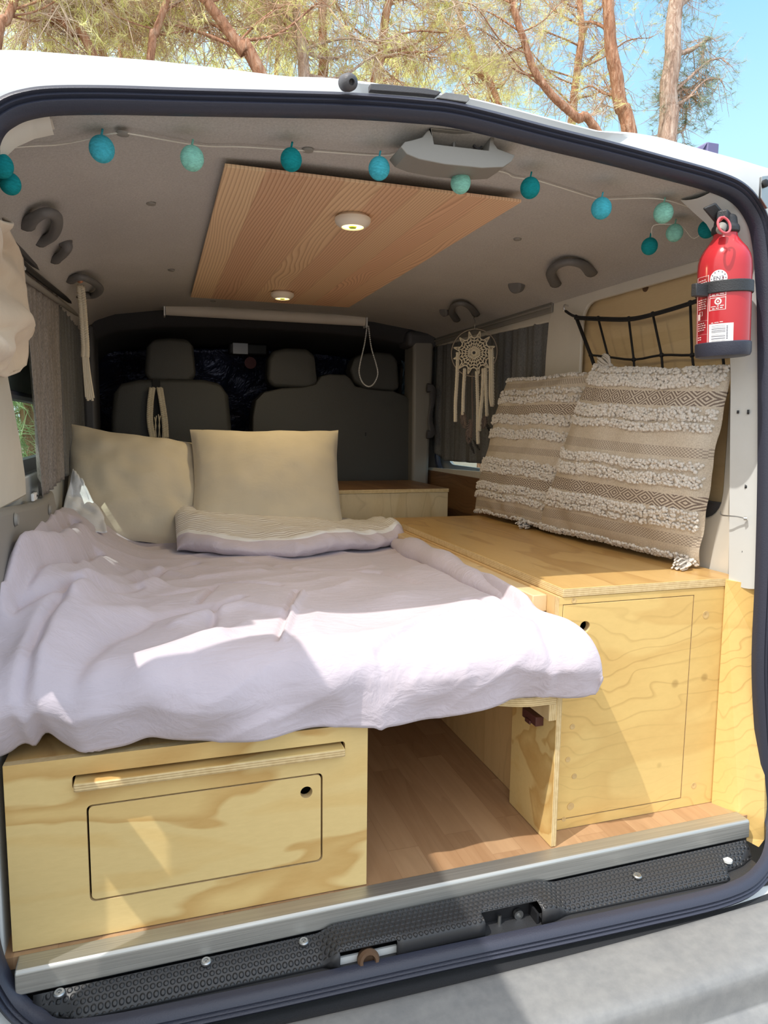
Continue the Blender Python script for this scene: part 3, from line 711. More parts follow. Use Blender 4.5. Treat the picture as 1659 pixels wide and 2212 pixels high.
# roof edge fittings
def on_roof(px, py, y=1.095): return aty(px, py, y)
mb = MB(); c = on_roof(753, 178, 1.085)
mb.lathe([(.012,-.012),(.0125,0),(.0115,.008),(.008,.012),(.0045,.013),(.004,.006),(.0005,.005)], c, (.15,-1,-.35), 24)
bs = tag(mb.build('door_buffer', M['dark_grey_plastic']), 'round dark rubber door buffer on the white roof edge', 'buffer')
def pxplate(pts, y, th):
    P = [aty(px, py, y) for (px, py) in pts]; mb = MB(); mb.plate([[(p.x, p.z) for p in P][::-1]], (0, y+th, 0), (1,0,0), (0,0,1), th); return mb
tag(pxplate(((800,180),(830,181),(870,185),(925,191),(954,198),(944,206),(905,202),(850,198),(800,194)), 1.102, .012).build('bare_strip', M['dark_grey_plastic'], bevel=.001), 'dark scuffed strip where the roof paint is bare above the opening', 'strip')
tag(pxplate(((962,199),(1012,206),(1015,214),(1009,221),(944,211),(952,205)), 1.101, .012).build('tape_patch', M['bumper'], bevel=.001), 'grey tape patch at the right end of the dark roof strip', 'patch')
# hinge plate at the right shoulder
mb = MB(); hp = [on_roof(*p, 1.085) for p in ((1640,383),(1680,378),(1690,440),(1652,452),(1638,430))]
mb.add(hp+[p+V(0,-.006,0) for p in hp], [tuple(range(5)), tuple(range(9,4,-1))]+[(k, 5+k, 5+(k+1) % 5, (k+1) % 5) for k in range(5)])
hg = tag(mb.build('hinge_plate', M['steel'], smooth=False, bevel=.001), 'grey metal hinge plate bolted to the white corner at the right of the roof', 'hinge')
mb = MB(); mb.lathe([(.007,0),(.007,.004),(.004,.006),(.0005,.006)], on_roof(1651, 397, 1.078), (0,-1,0), 16); lab(mb.build('bolt', M['black'], hg), 'dark hinge bolt')
# small box on the roof
mb = MB(); c = aty(1546, 318, 1.36)
mb.box(c.x-.022, c.x+.009, c.y, c.y+.05, c.z-.045, c.z+.009); mb.add([(c.x-.022,c.y,c.z+.009),(c.x-.022,c.y+.05,c.z+.009),(c.x-.046,c.y+.025,c.z-.004),(c.x-.046,c.y+.025,c.z-.045)],[(0,1,2),(0,2,3)])
tag(mb.build('roof_bracket', flat('violet_grey', (.14,.13,.26), .5), bevel=.002), 'small violet-grey bracket sticking up behind the white roof edge', 'bracket')
# =================================================================== furniture
# ---- low drawer cabinet at the left
YF = 1.135
def fx(px, py, y=YF): q = aty(px, py, y); return (q.x, q.z)
t = thing('drawer_cabinet', (.05, 1.35, 0), 'low yellow plywood cabinet under the left of the bed, with a flap and long slot', 'cabinet')
slot = rrect(-.140, .297, .2545, .2775, .006)
d0 = fx(196,1983); d1 = fx(697,1674)
flap_hole = rrect(d0[0], d1[0], .062, .2255, .009)
mb = MB(); mb.plate([[(-.235,.002),(.338,.002),(.338,.306),(-.235,.306)], slot, flap_hole], (0,YF+.015,0), (1,0,0), (0,0,1), .015, 0, 1)
mb.build('front_panel', [M['ply_drawer'], M['edge_y']], t, smooth=False)
mb = MB(); mb.box(.323,.338,1.151,2.3,.002,.289); mb.box(-.235,-.22,1.151,2.3,.002,.289); mb.build('side_panel', M['ply_side'], t, smooth=False)
mb = MB(); mb.box(-.235,.338,1.1505,2.3,.2895,.306, 0); mb.build('top_panel', M['ply_lid'], t, bevel=.001)
hole = circ(*fx(662,1712), .0105)
mb = MB(); mb.plate([rrect(d0[0]+.003, d1[0]-.003, .065, .2225, .008), hole], (0,YF+.0155,0), (1,0,0), (0,0,1), .015, 0, 1)
fl = mb.build('flap', [M['ply_drawer'], M['edge_y']], t, bevel=.0015, angle=30)
mb = MB(); mb.box(d0[0]-.01, d1[0]+.01, 1.18, 1.19, .05, .235); mb.build('hollow_shade', M['black'], t)  # black sheet standing in for the shade inside the cabinet
mb = MB(); mb.box(-.137, .294, 1.119, 1.6, .2558, .2705, 1)
for i, f in enumerate(mb.f):
    if sum(mb.v[k].z for k in f)/4 > .2704: mb.m[i] = 0
lab(mb.build('slide_out_board', [M['ply_drawer'], M['edge_z']], t, bevel=.003), 'edge of the slide-out board showing its plywood layers')

# ---- bench along the right wall
t = thing('bench_cabinet', (.95, 1.7, 0), 'long yellow plywood bench along the right wall with a door in its rear face', 'bench')
mb = MB(); mb.box(.752, 1.188, 1.188, 2.30, .491, .5085, 0)
for i, f in enumerate(mb.f):
    c = sum((mb.v[k] for k in f), V(0,0,0))/4
    if c.z < .5075 and c.z > .492: mb.m[i] = 1
mb.build('lid', [M['ply_lid'], M['edge_z']], t, bevel=.0015)
by = 1.19
b0 = aty(1216,1303,by); b1 = aty(1500,1285,by); b2 = aty(1474,1724,by)
dz0, dz1, dx0, dx1 = b2.z, b1.z, b0.x+.0, b1.x
mb = MB(); mb.plate([[(.745,.001),(1.157,.001),(1.152,.4905),(.745,.4905)], [(dx0,dz0),(dx1,dz0),(dx1,dz1),(dx0,dz1)]], (0,by+.015,0), (1,0,0), (0,0,1), .015, 0, 1)
mb.build('front_panel', [M['ply_bench'], M['edge_y']], t, smooth=False)
hole = circ(*(lambda q: (q.x, q.z))(aty(1264,1354,by)), .0112)
mb = MB(); mb.plate([[(dx0+.0015,dz0+.0015),(dx1-.0015,dz0+.0015),(dx1-.0015,dz1-.0015),(dx0+.0015,dz1-.0015)], hole], (0,by+.0152,0), (1,0,0), (0,0,1), .015, 0, 1)
mb.build('door', [M['ply_bench'], M['edge_y']], t, bevel=.001, angle=30)
mb = MB(); mb.box(dx0-.01, dx1+.01, 1.24, 1.245, dz0-.01, dz1+.01); mb.build('hollow_shade', M['black'], t)  # black sheet behind the door, painted shade of the bench's inside
mb = MB(); mb.box(.745, .757, 1.206, 2.28, .001, .4905); mb.build('side_panel', M['ply_side'], t, smooth=False)
mb = MB(); mb.box(.712, .745, 1.235, 2.28, .452, .487); mb.build('side_rail', M['ply_panel'], t, bevel=.002)
mb = MB(); mb.box(.7185, .7305, 1.1405, 1.316, .001, .3135)
for i, f in enumerate(mb.f):
    c = sum((mb.v[k] for k in f), V(0,0,0))/4
    if c.y < 1.141 or c.z > .313: mb.m[i] = 1
mb.build('bed_support_panel', [M['ply_drawer'], M['edge_x']], t, bevel=.0012)
def plug(px, py, y, r, par):
    c = aty(px, py, y-.0006); m2 = MB(); m2.lathe([(r,0),(r,.0012),(r*.55,.0012),(r*.3,.0006)], c+V(0,.0012,0), (0,-1,0), 16); return m2.build('wood_plug', M['screw_wood'], par)
for (px, py, r) in ((1237,1570,.006),(1227,1641,.006),(1241,1677,.006),(1233,1742,.008),(1218,1770,.005),(1525,1328,.0085),(1499,1697,.007),(1523,1260,.004),(1240,1297,.006),(1258,1467,.006)): plug(px, py, by, r, t)
mb = MB(); c = atx(1157,1548,.7175)
mb.box(.7005,.718,c.y-.03,c.y+.025,c.z-.007,c.z+.012); mb.box(.697,.7005,c.y-.012,c.y+.008,c.z-.010,c.z-.002)
lab(mb.build('push_catch', flat('brown_plastic', (.10,.035,.03), .4), t, bevel=.001), 'dark brown push catch')

# ---- pull-out bed board and mattress
t = thing('bed_platform', (.3, 1.7, .30), 'plywood bed board with a curved front edge, resting on the upright panel beside the bench', 'bed base')
edge = [(.718,1.1405),(.67,1.1405),(.655,1.142),(.63,1.150),(.60,1.163),(.55,1.172),(.339,1.178),(.339,2.45),(.718,2.45)]
mb = MB(); mb.plate([[(x, y) for (x, y) in edge[::-1]]], (0,0,.2955), (1,0,0), (0,1,0), .018, 0, 1); mb.build('board', [M['ply_pale'], M['edge_z']], t, bevel=.001, angle=30)
mb = MB(); mb.box(.702,.7183,1.1410,1.60,.262,.2952)
for i, f in enumerate(mb.f):
    if sum((mb.v[k] for k in f), V(0,0,0)).y/4 < 1.1415: mb.m[i] = 1
mb.build('batten', [M['ply_pale'], M['edge_x']], t, bevel=.001)
mb = MB(); mb.box(-.262, .70, 1.20, 2.47, .3145, .425)
ms_ = tag(mb.build('mattress', M['white_cotton'], bevel=.03, seg=4), 'mattress in a white sheet, lying on the bed board beneath the lavender duvet', 'mattress')
# crumpled white sheet at the left rear corner
def sheet(u, v):
    a = [aty(158,1012,2.34), aty(146,1065,2.30), aty(135,1105,2.22), aty(150,1150,2.06)]
    b = [aty(178,1040,2.30), aty(205,1085,2.24), aty(225,1118,2.14), aty(232,1150,2.02)]
    k = v*3; i = min(2, int(k)); f = k-i
    p = a[i].lerp(a[i+1], f).lerp(b[i].lerp(b[i+1], f), u); w = nz(u*4, v*5, 2)*.012
    return p+V(.3*w, -w, w)
mb = MB(); mb.grid(sheet, 20, 24); q = mb.build('loose_sheet', M['white_cotton'], ms_, angle=0); q.modifiers.new('thick', 'SOLIDIFY').thickness = .003

# ---- lavender duvet
FOLDS = []
def fold(px, z, depth, width):
    FOLDS.append(([atz(x, y, z).xy for (x, y) in px], depth*1.7, width*.8))
fold(((0,1290),(60,1238),(110,1200),(160,1146)), .53, -.020, .016)
fold(((0,1240),(60,1195),(100,1160),(140,1122)), .57, .016, .03)
fold(((25,1335),(90,1290),(150,1250),(212,1198)), .50, -.016, .015)
fold(((10,1310),(70,1262),(130,1225),(185,1170)), .52, .014, .022)
fold(((50,1352),(130,1330),(215,1300),(300,1262)), .48, -.010, .016)
fold(((160,1320),(215,1275),(300,1215)), .49, .009, .022)
fold(((150,1440),(230,1385),(330,1340),(450,1318)), .46, -.007, .02)
fold(((90,1410),(190,1355),(290,1322)), .47, .008, .03)
fold(((425,1310),(450,1285),(462,1268)), .46, -.010, .009)
fold(((455,1355),(470,1318),(520,1300)), .46, -.008, .010)
fold(((600,1385),(622,1330),(640,1285)), .455, -.005, .008)
fold(((612,1385),(634,1330),(655,1290)), .455, .006, .008)
fold(((870,1172),(930,1215),(1000,1250),(1080,1290),(1140,1325)), .465, -.014, .016)
fold(((890,1165),(960,1205),(1050,1255),(1130,1300)), .475, .016, .022)
fold(((1010,1310),(1090,1320),(1160,1345),(1200,1380)), .45, -.006, .012)
fold(((330,1225),(430,1245),(560,1240)), .46, .005, .02)
fold(((30,1420),(110,1345),(200,1290),(330,1240)), .49, .012, .03)
fold(((20,1400),(90,1330),(170,1280)), .51, -.014, .014)
fold(((230,1270),(340,1225),(420,1205)), .47, -.010, .016)
fold(((230,1500),(330,1440),(470,1400)), .44, .006, .03)
fold(((700,1240),(820,1235),(900,1262)), .455, -.005, .012)
fold(((350,1290),(480,1262),(600,1270)), .46, -.006, .012)
fold(((380,1360),(520,1325),(620,1335)), .455, .006, .02)
fold(((820,1390),(930,1340),(990,1320)), .45, -.006, .010)
fold(((520,1215),(640,1235),(800,1225)), .455, -.004, .016)
def seg_d(p, a, b):
    ab = b-a; L = ab.length_squared; t = 0 if L == 0 else max(0, min(1, (p-a).dot(ab)/L)); return (p-(a+ab*t)).length
BOX = [(min(q.x for q in P)-3*w, max(q.x for q in P)+3*w, min(q.y for q in P)-3*w, max(q.y for q in P)+3*w) for (P, d, w) in FOLDS]
def folds(x, y):
    s = 0; p = Vector((x, y))
    for (P, d, w), bx in zip(FOLDS, BOX):
        if bx[0] < x < bx[1] and bx[2] < y < bx[3]:
            dd = min(seg_d(p, a, b) for a, b in zip(P, P[1:])); s += d*math.exp(-(dd/w)**2)
    return s
def top_z(x, y):
    z = .452 + .010*math.exp(-((y-1.45)/.3)**2)
    rise = sst((-.03-x)/.24)*sst((y-1.12)/.30)
    z += .125*rise
    z += .012*nz(x*2.3+3, y*2.0) + .006*nz(x*6, y*5+3, 1)
    r1 = 1-abs(nz(x*4+y*2.2, y*6-x*3, 5)); z += .010*(r1**3-.4)
    return z + folds(x, y)
RF = .072
def duvet(u, v):
    # across
    A0, A1 = -.268, .812
    a = lerp(A0, A1, u); b = lerp(-.185, 1.22, v**1.0)
    y0 = 1.170+b if b > 0 else 1.170
    front = 1-sst((y0-1.16)/.10)
    xe = lerp(.690, .728, front); rx = lerp(.035, .055, front)
    if a <= xe: x = a; dx = 0; sxn = 0
    else:
        th = min((a-xe)/rx, math.pi/2); x = xe+rx*math.sin(th); dx = rx*(1-math.cos(th)); sxn = math.sin(th)
        ex = max(0, a-xe-rx*math.pi/2); dx += ex*lerp(.25, 1.0, front); x -= ex*.25
    if b >= 0: y = y0; dy = 0; sy = 0
    else:
        R = RF*(1+.10*math.sin(x*9+1))
        th = min(-b/R, math.pi/2); y = 1.170-R*math.sin(th); dy = R*(1-math.cos(th)); sy = math.sin(th)
        ex = max(0, -b-R*math.pi/2); dy += ex
        y += ex*interp(x, [(-.2,.75),(.02,.6),(.15,.25),(.34,.12),(.55,.3),(.65,.5)])+.006*math.sin(x*31+2*nz(x*5, 3))*min(1, ex*20)
    zt = top_z(x, max(y, 1.12))
    w = .007*nz(x*7, (dy*9+y*3), 8)+.008*nz(x*13+3+dy*8, dy*10, 4)*sy+.006*(1-abs(nz(x*6+dy*9, dy*5-x*3, 6)))**5*sy
    # gathers along the hem at the left
    if sy > .5 and x < .1: w += .008*math.sin(x*44+1.5*nz(x*9, 1))*sst((dy-.04)/.07)*sst((.1-x)/.2)
    z = zt-math.sqrt(dx*dx+dy*dy)
    hem = interp(x, [(-.2,.311),(.05,.309),(.20,.303),(.34,.296),(.5,.293),(.58,.300),(.63,.316),(.74,.320),(.80,.322)]) + .003*math.sin(x*40)
    z = max(z, hem)
    return V(x-.5*w*sxn, y-w*sy, z+w*(1-sy)*.6)
mb = MB(); mb.grid(duvet, 230, 250)
dv = tag(mb.build('duvet', M['lavender'], angle=0), 'rumpled lavender duvet spread over the whole bed, hanging over its front edge', 'duvet')
q = dv.modifiers.new('thick', 'SOLIDIFY'); q.thickness = .006; q.offset = -1
# turned-back corner with the striped underside
def fold_over(s, f):
    x = lerp(.045, .752, s)
    yn = interp(x, [(.04,2.10),(.15,2.02),(.36,1.93),(.55,1.99),(.75,2.11)])+.006*math.sin(x*26)
    zb = lerp(.560, .478, sst((x-.05)/.7)); zg = .452+.01*nz(x*5, 1)
    h = .046+.006*math.sin(x*15+1)
    pts = [(yn+.07, zg-.004), (yn+.012, zg), (yn-.008, zg+h*.35), (yn-.002, zg+h*.7), (yn+.02, zg+h), (yn+.055, zg+h+.010), (lerp(yn, 2.44, .5), lerp(zg+h+.012, zb, .55)+.006), (2.44, zb), (2.46, zb-.05)]
    k = f*(len(pts)-1); i = min(len(pts)-2, int(k)); g = k-i
    g2 = lambda j: pts[max(0, min(len(pts)-1, j))]
    out = []
    for c in (0, 1):
        p0, p1, p2, p3 = g2(i-1)[c], g2(i)[c], g2(i+1)[c], g2(i+2)[c]
        out.append(.5*((2*p1)+(p2-p0)*g+(2*p0-5*p1+4*p2-p3)*g*g+(3*p1-p0-3*p2+p3)*g**3))
    y, z = out
    edge = min(1, s/.05)**.5*min(1, (1-s)/.035)**.5
    z = lerp(zg-.004, z, lerp(.35, 1, edge)) if f < .5 else lerp(z-.02, z, edge)
    w = .007*nz(x*9, y*7, 3)+.004*nz(x*22, y*18, 6)+.006*(1-abs(nz(x*7+y*9, y*3-x*2, 2)))**4
    if s > .93: z += .012*math.sin((s-.93)/.07*math.pi)
    return V(x, y-.4*w, z+w)
NU, NV = 110, 64
mb = MB(); mb.grid(fold_over, NU, NV)
mb.m = [0 if (j/NV) < .515 else (1 if (j/NV) < .60 else 2) for j in range(NV) for i in range(NU)]
q = lab(mb.build('turned_back_edge', [M['lavender'], M['white_cotton'], M['striped']], dv, angle=0), 'folded-back part showing a grey striped white underside')
# rolled edge along the bench
mb = MB(); rp = [atz(*p) for p in ((868,1160,.475),(905,1172,.482),(960,1200,.484),(1030,1238,.482),(1100,1278,.474),(1165,1322,.458))]
rp = smooth_path([V(min(p.x, .712)-.012, p.y, p.z-.020) for p in rp], 6)
mb.tube(rp, [.036*(.25+.75*min(1, i/6, (len(rp)-1-i)/16))*(1+.12*math.sin(i*1.1)) for i in range(len(rp))], 16, flat=1)
mb.build('rolled_edge', M['lavender'], dv, angle=0)

# ---- plywood box behind the bed
t = thing('storage_box', (.8, 2.7, 0), 'pale plywood storage box behind the right pillow, in front of the double seat', 'box')
mb = MB(); mb.box(.50, 1.078, 2.55, 2.565, .001, .570); mb.box(1.066, 1.078, 2.565, 2.98, .001, .570); mb.build('body', M['ply_pale'], t, bevel=.001)
mb = MB(); mb.box(.50, 1.080, 2.546, 2.985, .5705, .585)
for i, f in enumerate(mb.f):
    c = sum((mb.v[k] for k in f), V(0,0,0))/4
    if .571 < c.z < .584: mb.m[i] = 1
mb.build('lid', [M['dark_wood'], M['edge_z']], t, bevel=.001)

# ---- pillows and cushions: a puffed shape between four corners
def puffed(TL, TR, BL, BR, tf, tb, NU=44, NV=44, pinch=.05, wr=.006, seed=0, exp=.5, uv=False):
    n = (TR-TL).cross(BL-TL).normalized()
    if n.dot(CAM-TL) < 0: n = -n
    ex = (TR-TL+BR-BL).normalized(); ey = (TL-BL+TR-BR).normalized()
    W = ((TR-TL).length+(BR-BL).length)/2; H = ((TL-BL).length+(TR-BR).length)/2
    def surf(u, v, side):
        U, Q = 2*u-1, 2*v-1
        p = BL.lerp(BR, u).lerp(TL.lerp(TR, u), v)
        p = p - ex*(U*pinch*W*.5*(1-Q*Q)) - ey*(Q*pinch*H*.5*(1-U*U))
        k = (max(0, (1-U*U)*(1-Q*Q)))**exp
        w = wr*(nz(u*4+seed, v*4, seed)+.6*nz(u*9+seed, v*7, 2+seed))*min(1, k*3)
        rim = wr*1.2*nz(u*6, v*6, 9+seed)
        return p + n*((tf if side else -tb)*k + (w if side else -w) + rim*(1-k))
    mb = MB(); mb.grid(lambda u, v: surf(u, v, 1), NU, NV); nf = len(mb.v); mb.grid(lambda u, v: surf(u, v, 0), NU, NV)
    m0 = NU*NV
    mb.f = mb.f[:m0]+[f[::-1] for f in mb.f[m0:]]
    a = (mb.v[1]-mb.v[0]).cross(mb.v[NU+1]-mb.v[0])
    c = mb.f[m0//2+NU//2]; fn = (mb.v[c[1]]-mb.v[c[0]]).cross(mb.v[c[2]]-mb.v[c[0]])
    if fn.dot(n) < 0: mb.f = [f[::-1] for f in mb.f]
    if uv: mb.uv = [(i/NU, j/NV) for _ in (0, 1) for j in range(NV+1) for i in range(NU+1)]
    return mb, surf, n
mb, _, _ = puffed(aty(146,914,2.53), aty(450,958,2.53), aty(126,1160,2.30), aty(455,1195,2.30), .075, .05, wr=.012, seed=3, pinch=.07)
tag(mb.build('pillow', M['beige_cotton'], angle=0), 'beige pillow at the left, its outer side creased against the curtain', 'pillow', 'beige bed pillows')
mb, _, _ = puffed(aty(410,928,2.50), aty(731,929,2.50), aty(408,1165,2.26), aty(748,1165,2.28), .085, .04, wr=.007, seed=11, pinch=.06)
pl = tag(mb.build('pillow', M['beige_cotton'], angle=0), 'beige pillow propped right of the other one, beside the plywood box', 'pillow', 'beige bed pillows')

# woven cushions
def cushion_mat(name, dia, dots):
    m = NT(name, .95, .1)
    q = m.n('UVMap'); o = m.sep(q.outputs[0]); u, v = o[0], o[1]
    wv = m.noise(m.coord((1, 1, 1)), 330, 3, .7)
    base = m.ramp(wv, [(.3, (.50, .425, .34)), (.7, (.72, .645, .54))])
    def band(c, h):
        return m.math('LESS_THAN', m.math('ABSOLUTE', m.math('SUBTRACT', v, c)), h)
    chk = m.math('LESS_THAN', m.math('MULTIPLY', m.math('SINE', m.math('MULTIPLY', u, 2*math.pi*62)), m.math('SINE', m.math('MULTIPLY', v, 2*math.pi*62))), 0.0)
    c = base
    for (vc, h) in dots:
        f = m.math('MULTIPLY', m.math('MULTIPLY', chk, band(vc, h)), .55); c = m.mix(f, c, (.17, .125, .105))
    for (vc, h) in dia:
        tq = m.math('MULTIPLY', m.math('ABSOLUTE', m.math('SUBTRACT', v, vc)), 1/(2*h))
        d = m.math('ADD', m.math('ABSOLUTE', m.math('SUBTRACT', m.math('FRACT', m.math('MULTIPLY', u, 11.)), .5)), tq)
        ring = m.math('GREATER_THAN', m.math('FRACT', m.math('MULTIPLY', d, 4.2)), .5)
        c = m.mix(m.math('MULTIPLY', m.math('MULTIPLY', ring, band(vc, h)), .85), c, (.15, .105, .09))
    m.col(c).bump(wv, .5, .004); return m.mat
def cushion(label, corners, tf, tb, dia, dots, loops, seed, tassels):
    mb, surf, n = puffed(*corners, tf, tb, 56, 56, .03, .009, seed, .38, True)
    c0 = corners[2].lerp(corners[3], .5)
    t = thing('cushion', c0, label, 'cushion', 'woven cushions on the bench')
    cov = mb.build('cover', cushion_mat('woven_cover', dia, dots), t, angle=0)
    rnd = random.Random(seed); mb = MB()
    for (v0, v1, dens) in loops:
        cnt = int(dens*2.7)
        for _ in range(cnt):
            u = rnd.uniform(.005, .995); v = rnd.uniform(v0, v1)+.006*math.sin(u*14+seed)
            v = min(.999, max(.001, v))
            r = rnd.uniform(.0032, .0050); p = surf(u, v, 1)+n*rnd.uniform(-.001, .0055)
            mb.ball(p, r, 6, 4, 0, (rnd.uniform(.8, 1.2), rnd.uniform(.8, 1.3), rnd.uniform(.75, 1.1)))
    q = mb.build('loop_pile', M['boucle'], cov, angle=0); q['kind'] = 'stuff'
    for (p, d) in tassels:
        mb = MB(); p = Vector(p); d = Vector(d).normalized(); s1 = d.orthogonal().normalized(); s2 = d.cross(s1)
        mb.ball(p, .009, 10, 8)
        for k in range(26):
            a = rnd.uniform(0, 6.28); r = rnd.uniform(.004, .017); L = rnd.uniform(.038, .058)
            o = (s1*math.cos(a)+s2*math.sin(a))
            e = p+d*L+o*r; e.z = max(e.z, .512)
            mid = p+d*L*.45+o*r*1.1; mid.z = max(mid.z, .512)
            mb.tube(smooth_path([p, mid, e], 3), .0022, 5)
        mb.build('tassel', M['boucle'], cov, angle=0)
    return t
def LP(*a): return [(c-h, c+h, d) for (c, h, d) in a]
cushion('woven cream cushion behind the other one, next to the dreamcatcher',
        (atx(1100,818,1.145), atx(1318,796,1.150), atz(1026,1106,.518), atz(1205,1150,.518)), .060, .022,
        [(.765,.032),(.275,.032)], [(.94,.018),(.49,.022),(.075,.025)],
        LP((.99,.012,90),(.885,.016,110),(.835,.02,150),(.70,.03,260),(.60,.03,260),(.40,.02,170),(.345,.025,220),(.215,.025,220),(.15,.02,170),(.012,.012,110)), 5,
        [(atz(1140,1131,.523), (-.75,-.55,0))])
cushion('woven cream cushion nearest the rear door, leaning under the fire extinguisher',
        (atx(1288,788,1.118), atx(1583,790,1.128), atz(1170,1143,.518), aty(1512,1222,1.285)), .075, .012,
        [(.845,.036),(.325,.036)], [(.58,.026),(.125,.03)],
        LP((.985,.014,150),(.93,.03,320),(.765,.03,280),(.70,.018,180),(.505,.022,230),(.43,.03,320),(.25,.03,320),(.195,.015,150),(.02,.02,230)), 8,
        [(atz(1483,1213,.523), (-.9,-.5,-.1)), (atx(1318,792,1.135), (.0,.55,.3))])
# =================================================================== under the roof
def lining_at(x, y):
    xi = (x+.268)/1.473; zi = interp(xi, IN_ARCH); k = sst((y-1.122)/.20)
    return lerp(interp(x, REAR), zi, k) - .01*math.exp(-((y-1.19)/.05)**2)
def on_ceiling(px, py, drop=.003):
    d = ray(px, py); s = .9; p = None
    while s < 4:
        p = CAM+d*s
        if p.z > lining_at(p.x, p.y)-drop or p.x > 1.195 or p.x < -.262: return p
        s += .004
    return p
# pine board
mb = MB(); mb.box(.122, .694, 1.305, 2.63, 1.2625, 1.2685)
tag(mb.build('ceiling_board', M['strips'], bevel=.001), 'large glued pine board with striped grain, fixed flat under the grey headliner', 'board')
for (px, py, r, L) in ((762,466,.038,'larger-looking round cream spotlight, lit, near the middle of the pine ceiling board'), (610,630,.038,'round cream spotlight, lit, at the far end of the pine ceiling board')):
    c = atz(px, py, 1.2625)
    t = thing('spotlight', c, L, 'light', 'spotlights in the pine ceiling board')
    mb = MB(); mb.lathe([(r*.80,0),(r,-.006),(r,-.012),(r*.93,-.017),(r*.68,-.024),(r*.62,-.024),(r*.62,-.019)], c, (0,0,1), 36); hs = mb.build('housing', M['led_body'], t, angle=30)
    mb = MB(); mb.lathe([(r*.60,-.018),(r*.60,-.0215),(r*.28,-.0235),(r*.26,-.021),(.0005,-.021)], c, (0,0,1), 30); ln_ = mb.build('lens', M['led_glow'], t)
    mb = MB(); mb.lathe([(r*.24,-.021),(r*.2,-.025),(.0005,-.0255)], c, (0,0,1), 20); lab(mb.build('diode', M['lime'], ln_), 'yellow diode in the middle')
    ld = bpy.data.lights.new('spotlight_glow', 'AREA'); ld.shape = 'DISK'; ld.size = .05; ld.energy = 1.1; ld.color = (1, .80, .45)
    lo = bpy.data.objects.new('spotlight_glow', ld); COL.objects.link(lo); lo.location = c+V(0,0,-.03)

# headliner clips
for (px, py) in ((265,287),(326,439),(665,323),(1118,516),(905,563),(370,583),(460,650)):
    p = on_ceiling(px, py, .0015); mb = MB(); mb.lathe([(.010,.0),(.009,-.003),(.004,-.004),(.0005,-.004)], p, (0,0,1), 18)
    tag(mb.build('lining_clip', M['grey_plastic']), 'flat grey round clip pressed into the grey headliner', 'clip', 'headliner clips')

# rear latch cover in the roof
def pz(y): return lambda q: (lambda p: (p.x, p.z))(aty(q[0], q[1], y))
f = pz(1.140)
outl = [f(p) for p in ((865,318),(874,307),(892,303),(912,297),(922,284),(930,277),(1068,290),(1066,310),(1074,322),(1112,336),(1104,350),(1086,362),(1040,364),(960,356),(905,345),(878,334))]
hole = [f(p) for p in ((931,279),(1060,292),(1055,326),(937,312))]
t = thing('latch_cover', aty(990,330,1.17), 'grey plastic latch cover with a dark rectangular opening, at the top of the door opening', 'latch cover')
mb = MB(); mb.plate([outl[::-1], hole], (0,1.20,0), (1,0,0), (0,0,1), .062); mb.build('cover', M['grey_plastic'], t, bevel=.006, seg=3, angle=30)
mb = MB(); a = aty(928,276,1.19); b = aty(1062,328,1.19); mb.box(a.x, b.x, 1.185, 1.19, b.z-.01, a.z+.01); mb.build('recess', M['black'], t)
mb = MB(); a = aty(981,298,1.170); mb.tube([a+V(0,0,.014), a-V(0,0,.016)], .003, 10); mb.build('latch_pin', M['steel'], t)
mb = MB(); a = aty(1030,313,1.170); mb.lathe([(.009,0),(.009,-.006),(.006,-.006),(.006,-.001)], a, (0,1,0), 20); mb.build('latch_bolt', M['dark_grey_plastic'], t)

# string of cotton balls
t = thing('string_lights', on_ceiling(819,335,.004), 'string of blue, mint and teal cotton balls along the rear edge of the headliner', 'string lights')
cp = [on_ceiling(*p, .004) for p in ((0,322),(60,316),(120,313),(180,303),(222,292),(262,287),(300,292),(430,314),(520,317),(620,323),(700,328),(820,336),(860,331))]
mb = MB(); mb.tube(smooth_path(cp, 5), .0011, 6)
cp2 = [on_ceiling(*p, .004) for p in ((1085,371),(1108,382),(1140,387),(1165,391),(1220,408),(1275,425),(1300,430),(1350,429),(1398,428),(1432,431))]
cp3 = [p for p in cp2] + [aty(1470,441,1.20), aty(1505,456,1.205), aty(1530,480,1.21), aty(1500,515,1.27), aty(1475,490,1.26), aty(1455,485,1.26), aty(1412,487,1.30), aty(1408,514,1.31)]
mb.tube(smooth_path([cp[-1]]+[on_ceiling(975,352,.03)]+cp3, 5), .0011, 6); mb.build('cord', M['white_cord'], t, angle=0)
for (px, py, r, k, y) in ((220,322,27,'blue',1.19),(415,342,25.5,'mint',1.19),(629,345,23.5,'teal',1.19),(819,364,23.5,'blue',1.19),(995,395,22,'mint',1.19),(1145,406,21.5,'teal',1.19),(1299,450,22,'blue',1.19),(1433,460,21,'mint',1.19),(1457,503,18,'mint',1.26),(1403,532,17.5,'teal',1.31),(1527,495,18.5,'teal',1.225),(3,358,25,'mint2',1.17),(22,397,22.5,'teal',1.2)):
    c = aty(px, py, y); D = (c-CAM).dot(fwd); R = r*D/F_PX
    if k == 'mint2': k = 'teal'
    mb = MB(); mb.ball(c, R, 28, 18, 0, (.98,.98,1.04)); mb.tube([c+V(0,0,R), c+V(.002,0,R+.010)], .0016, 6)
    lab(mb.build('cotton_ball', M['ball_'+k], t, angle=0), {'blue': 'sky blue thread ball', 'mint': 'pale mint thread ball', 'teal': 'deep teal thread ball'}[k])

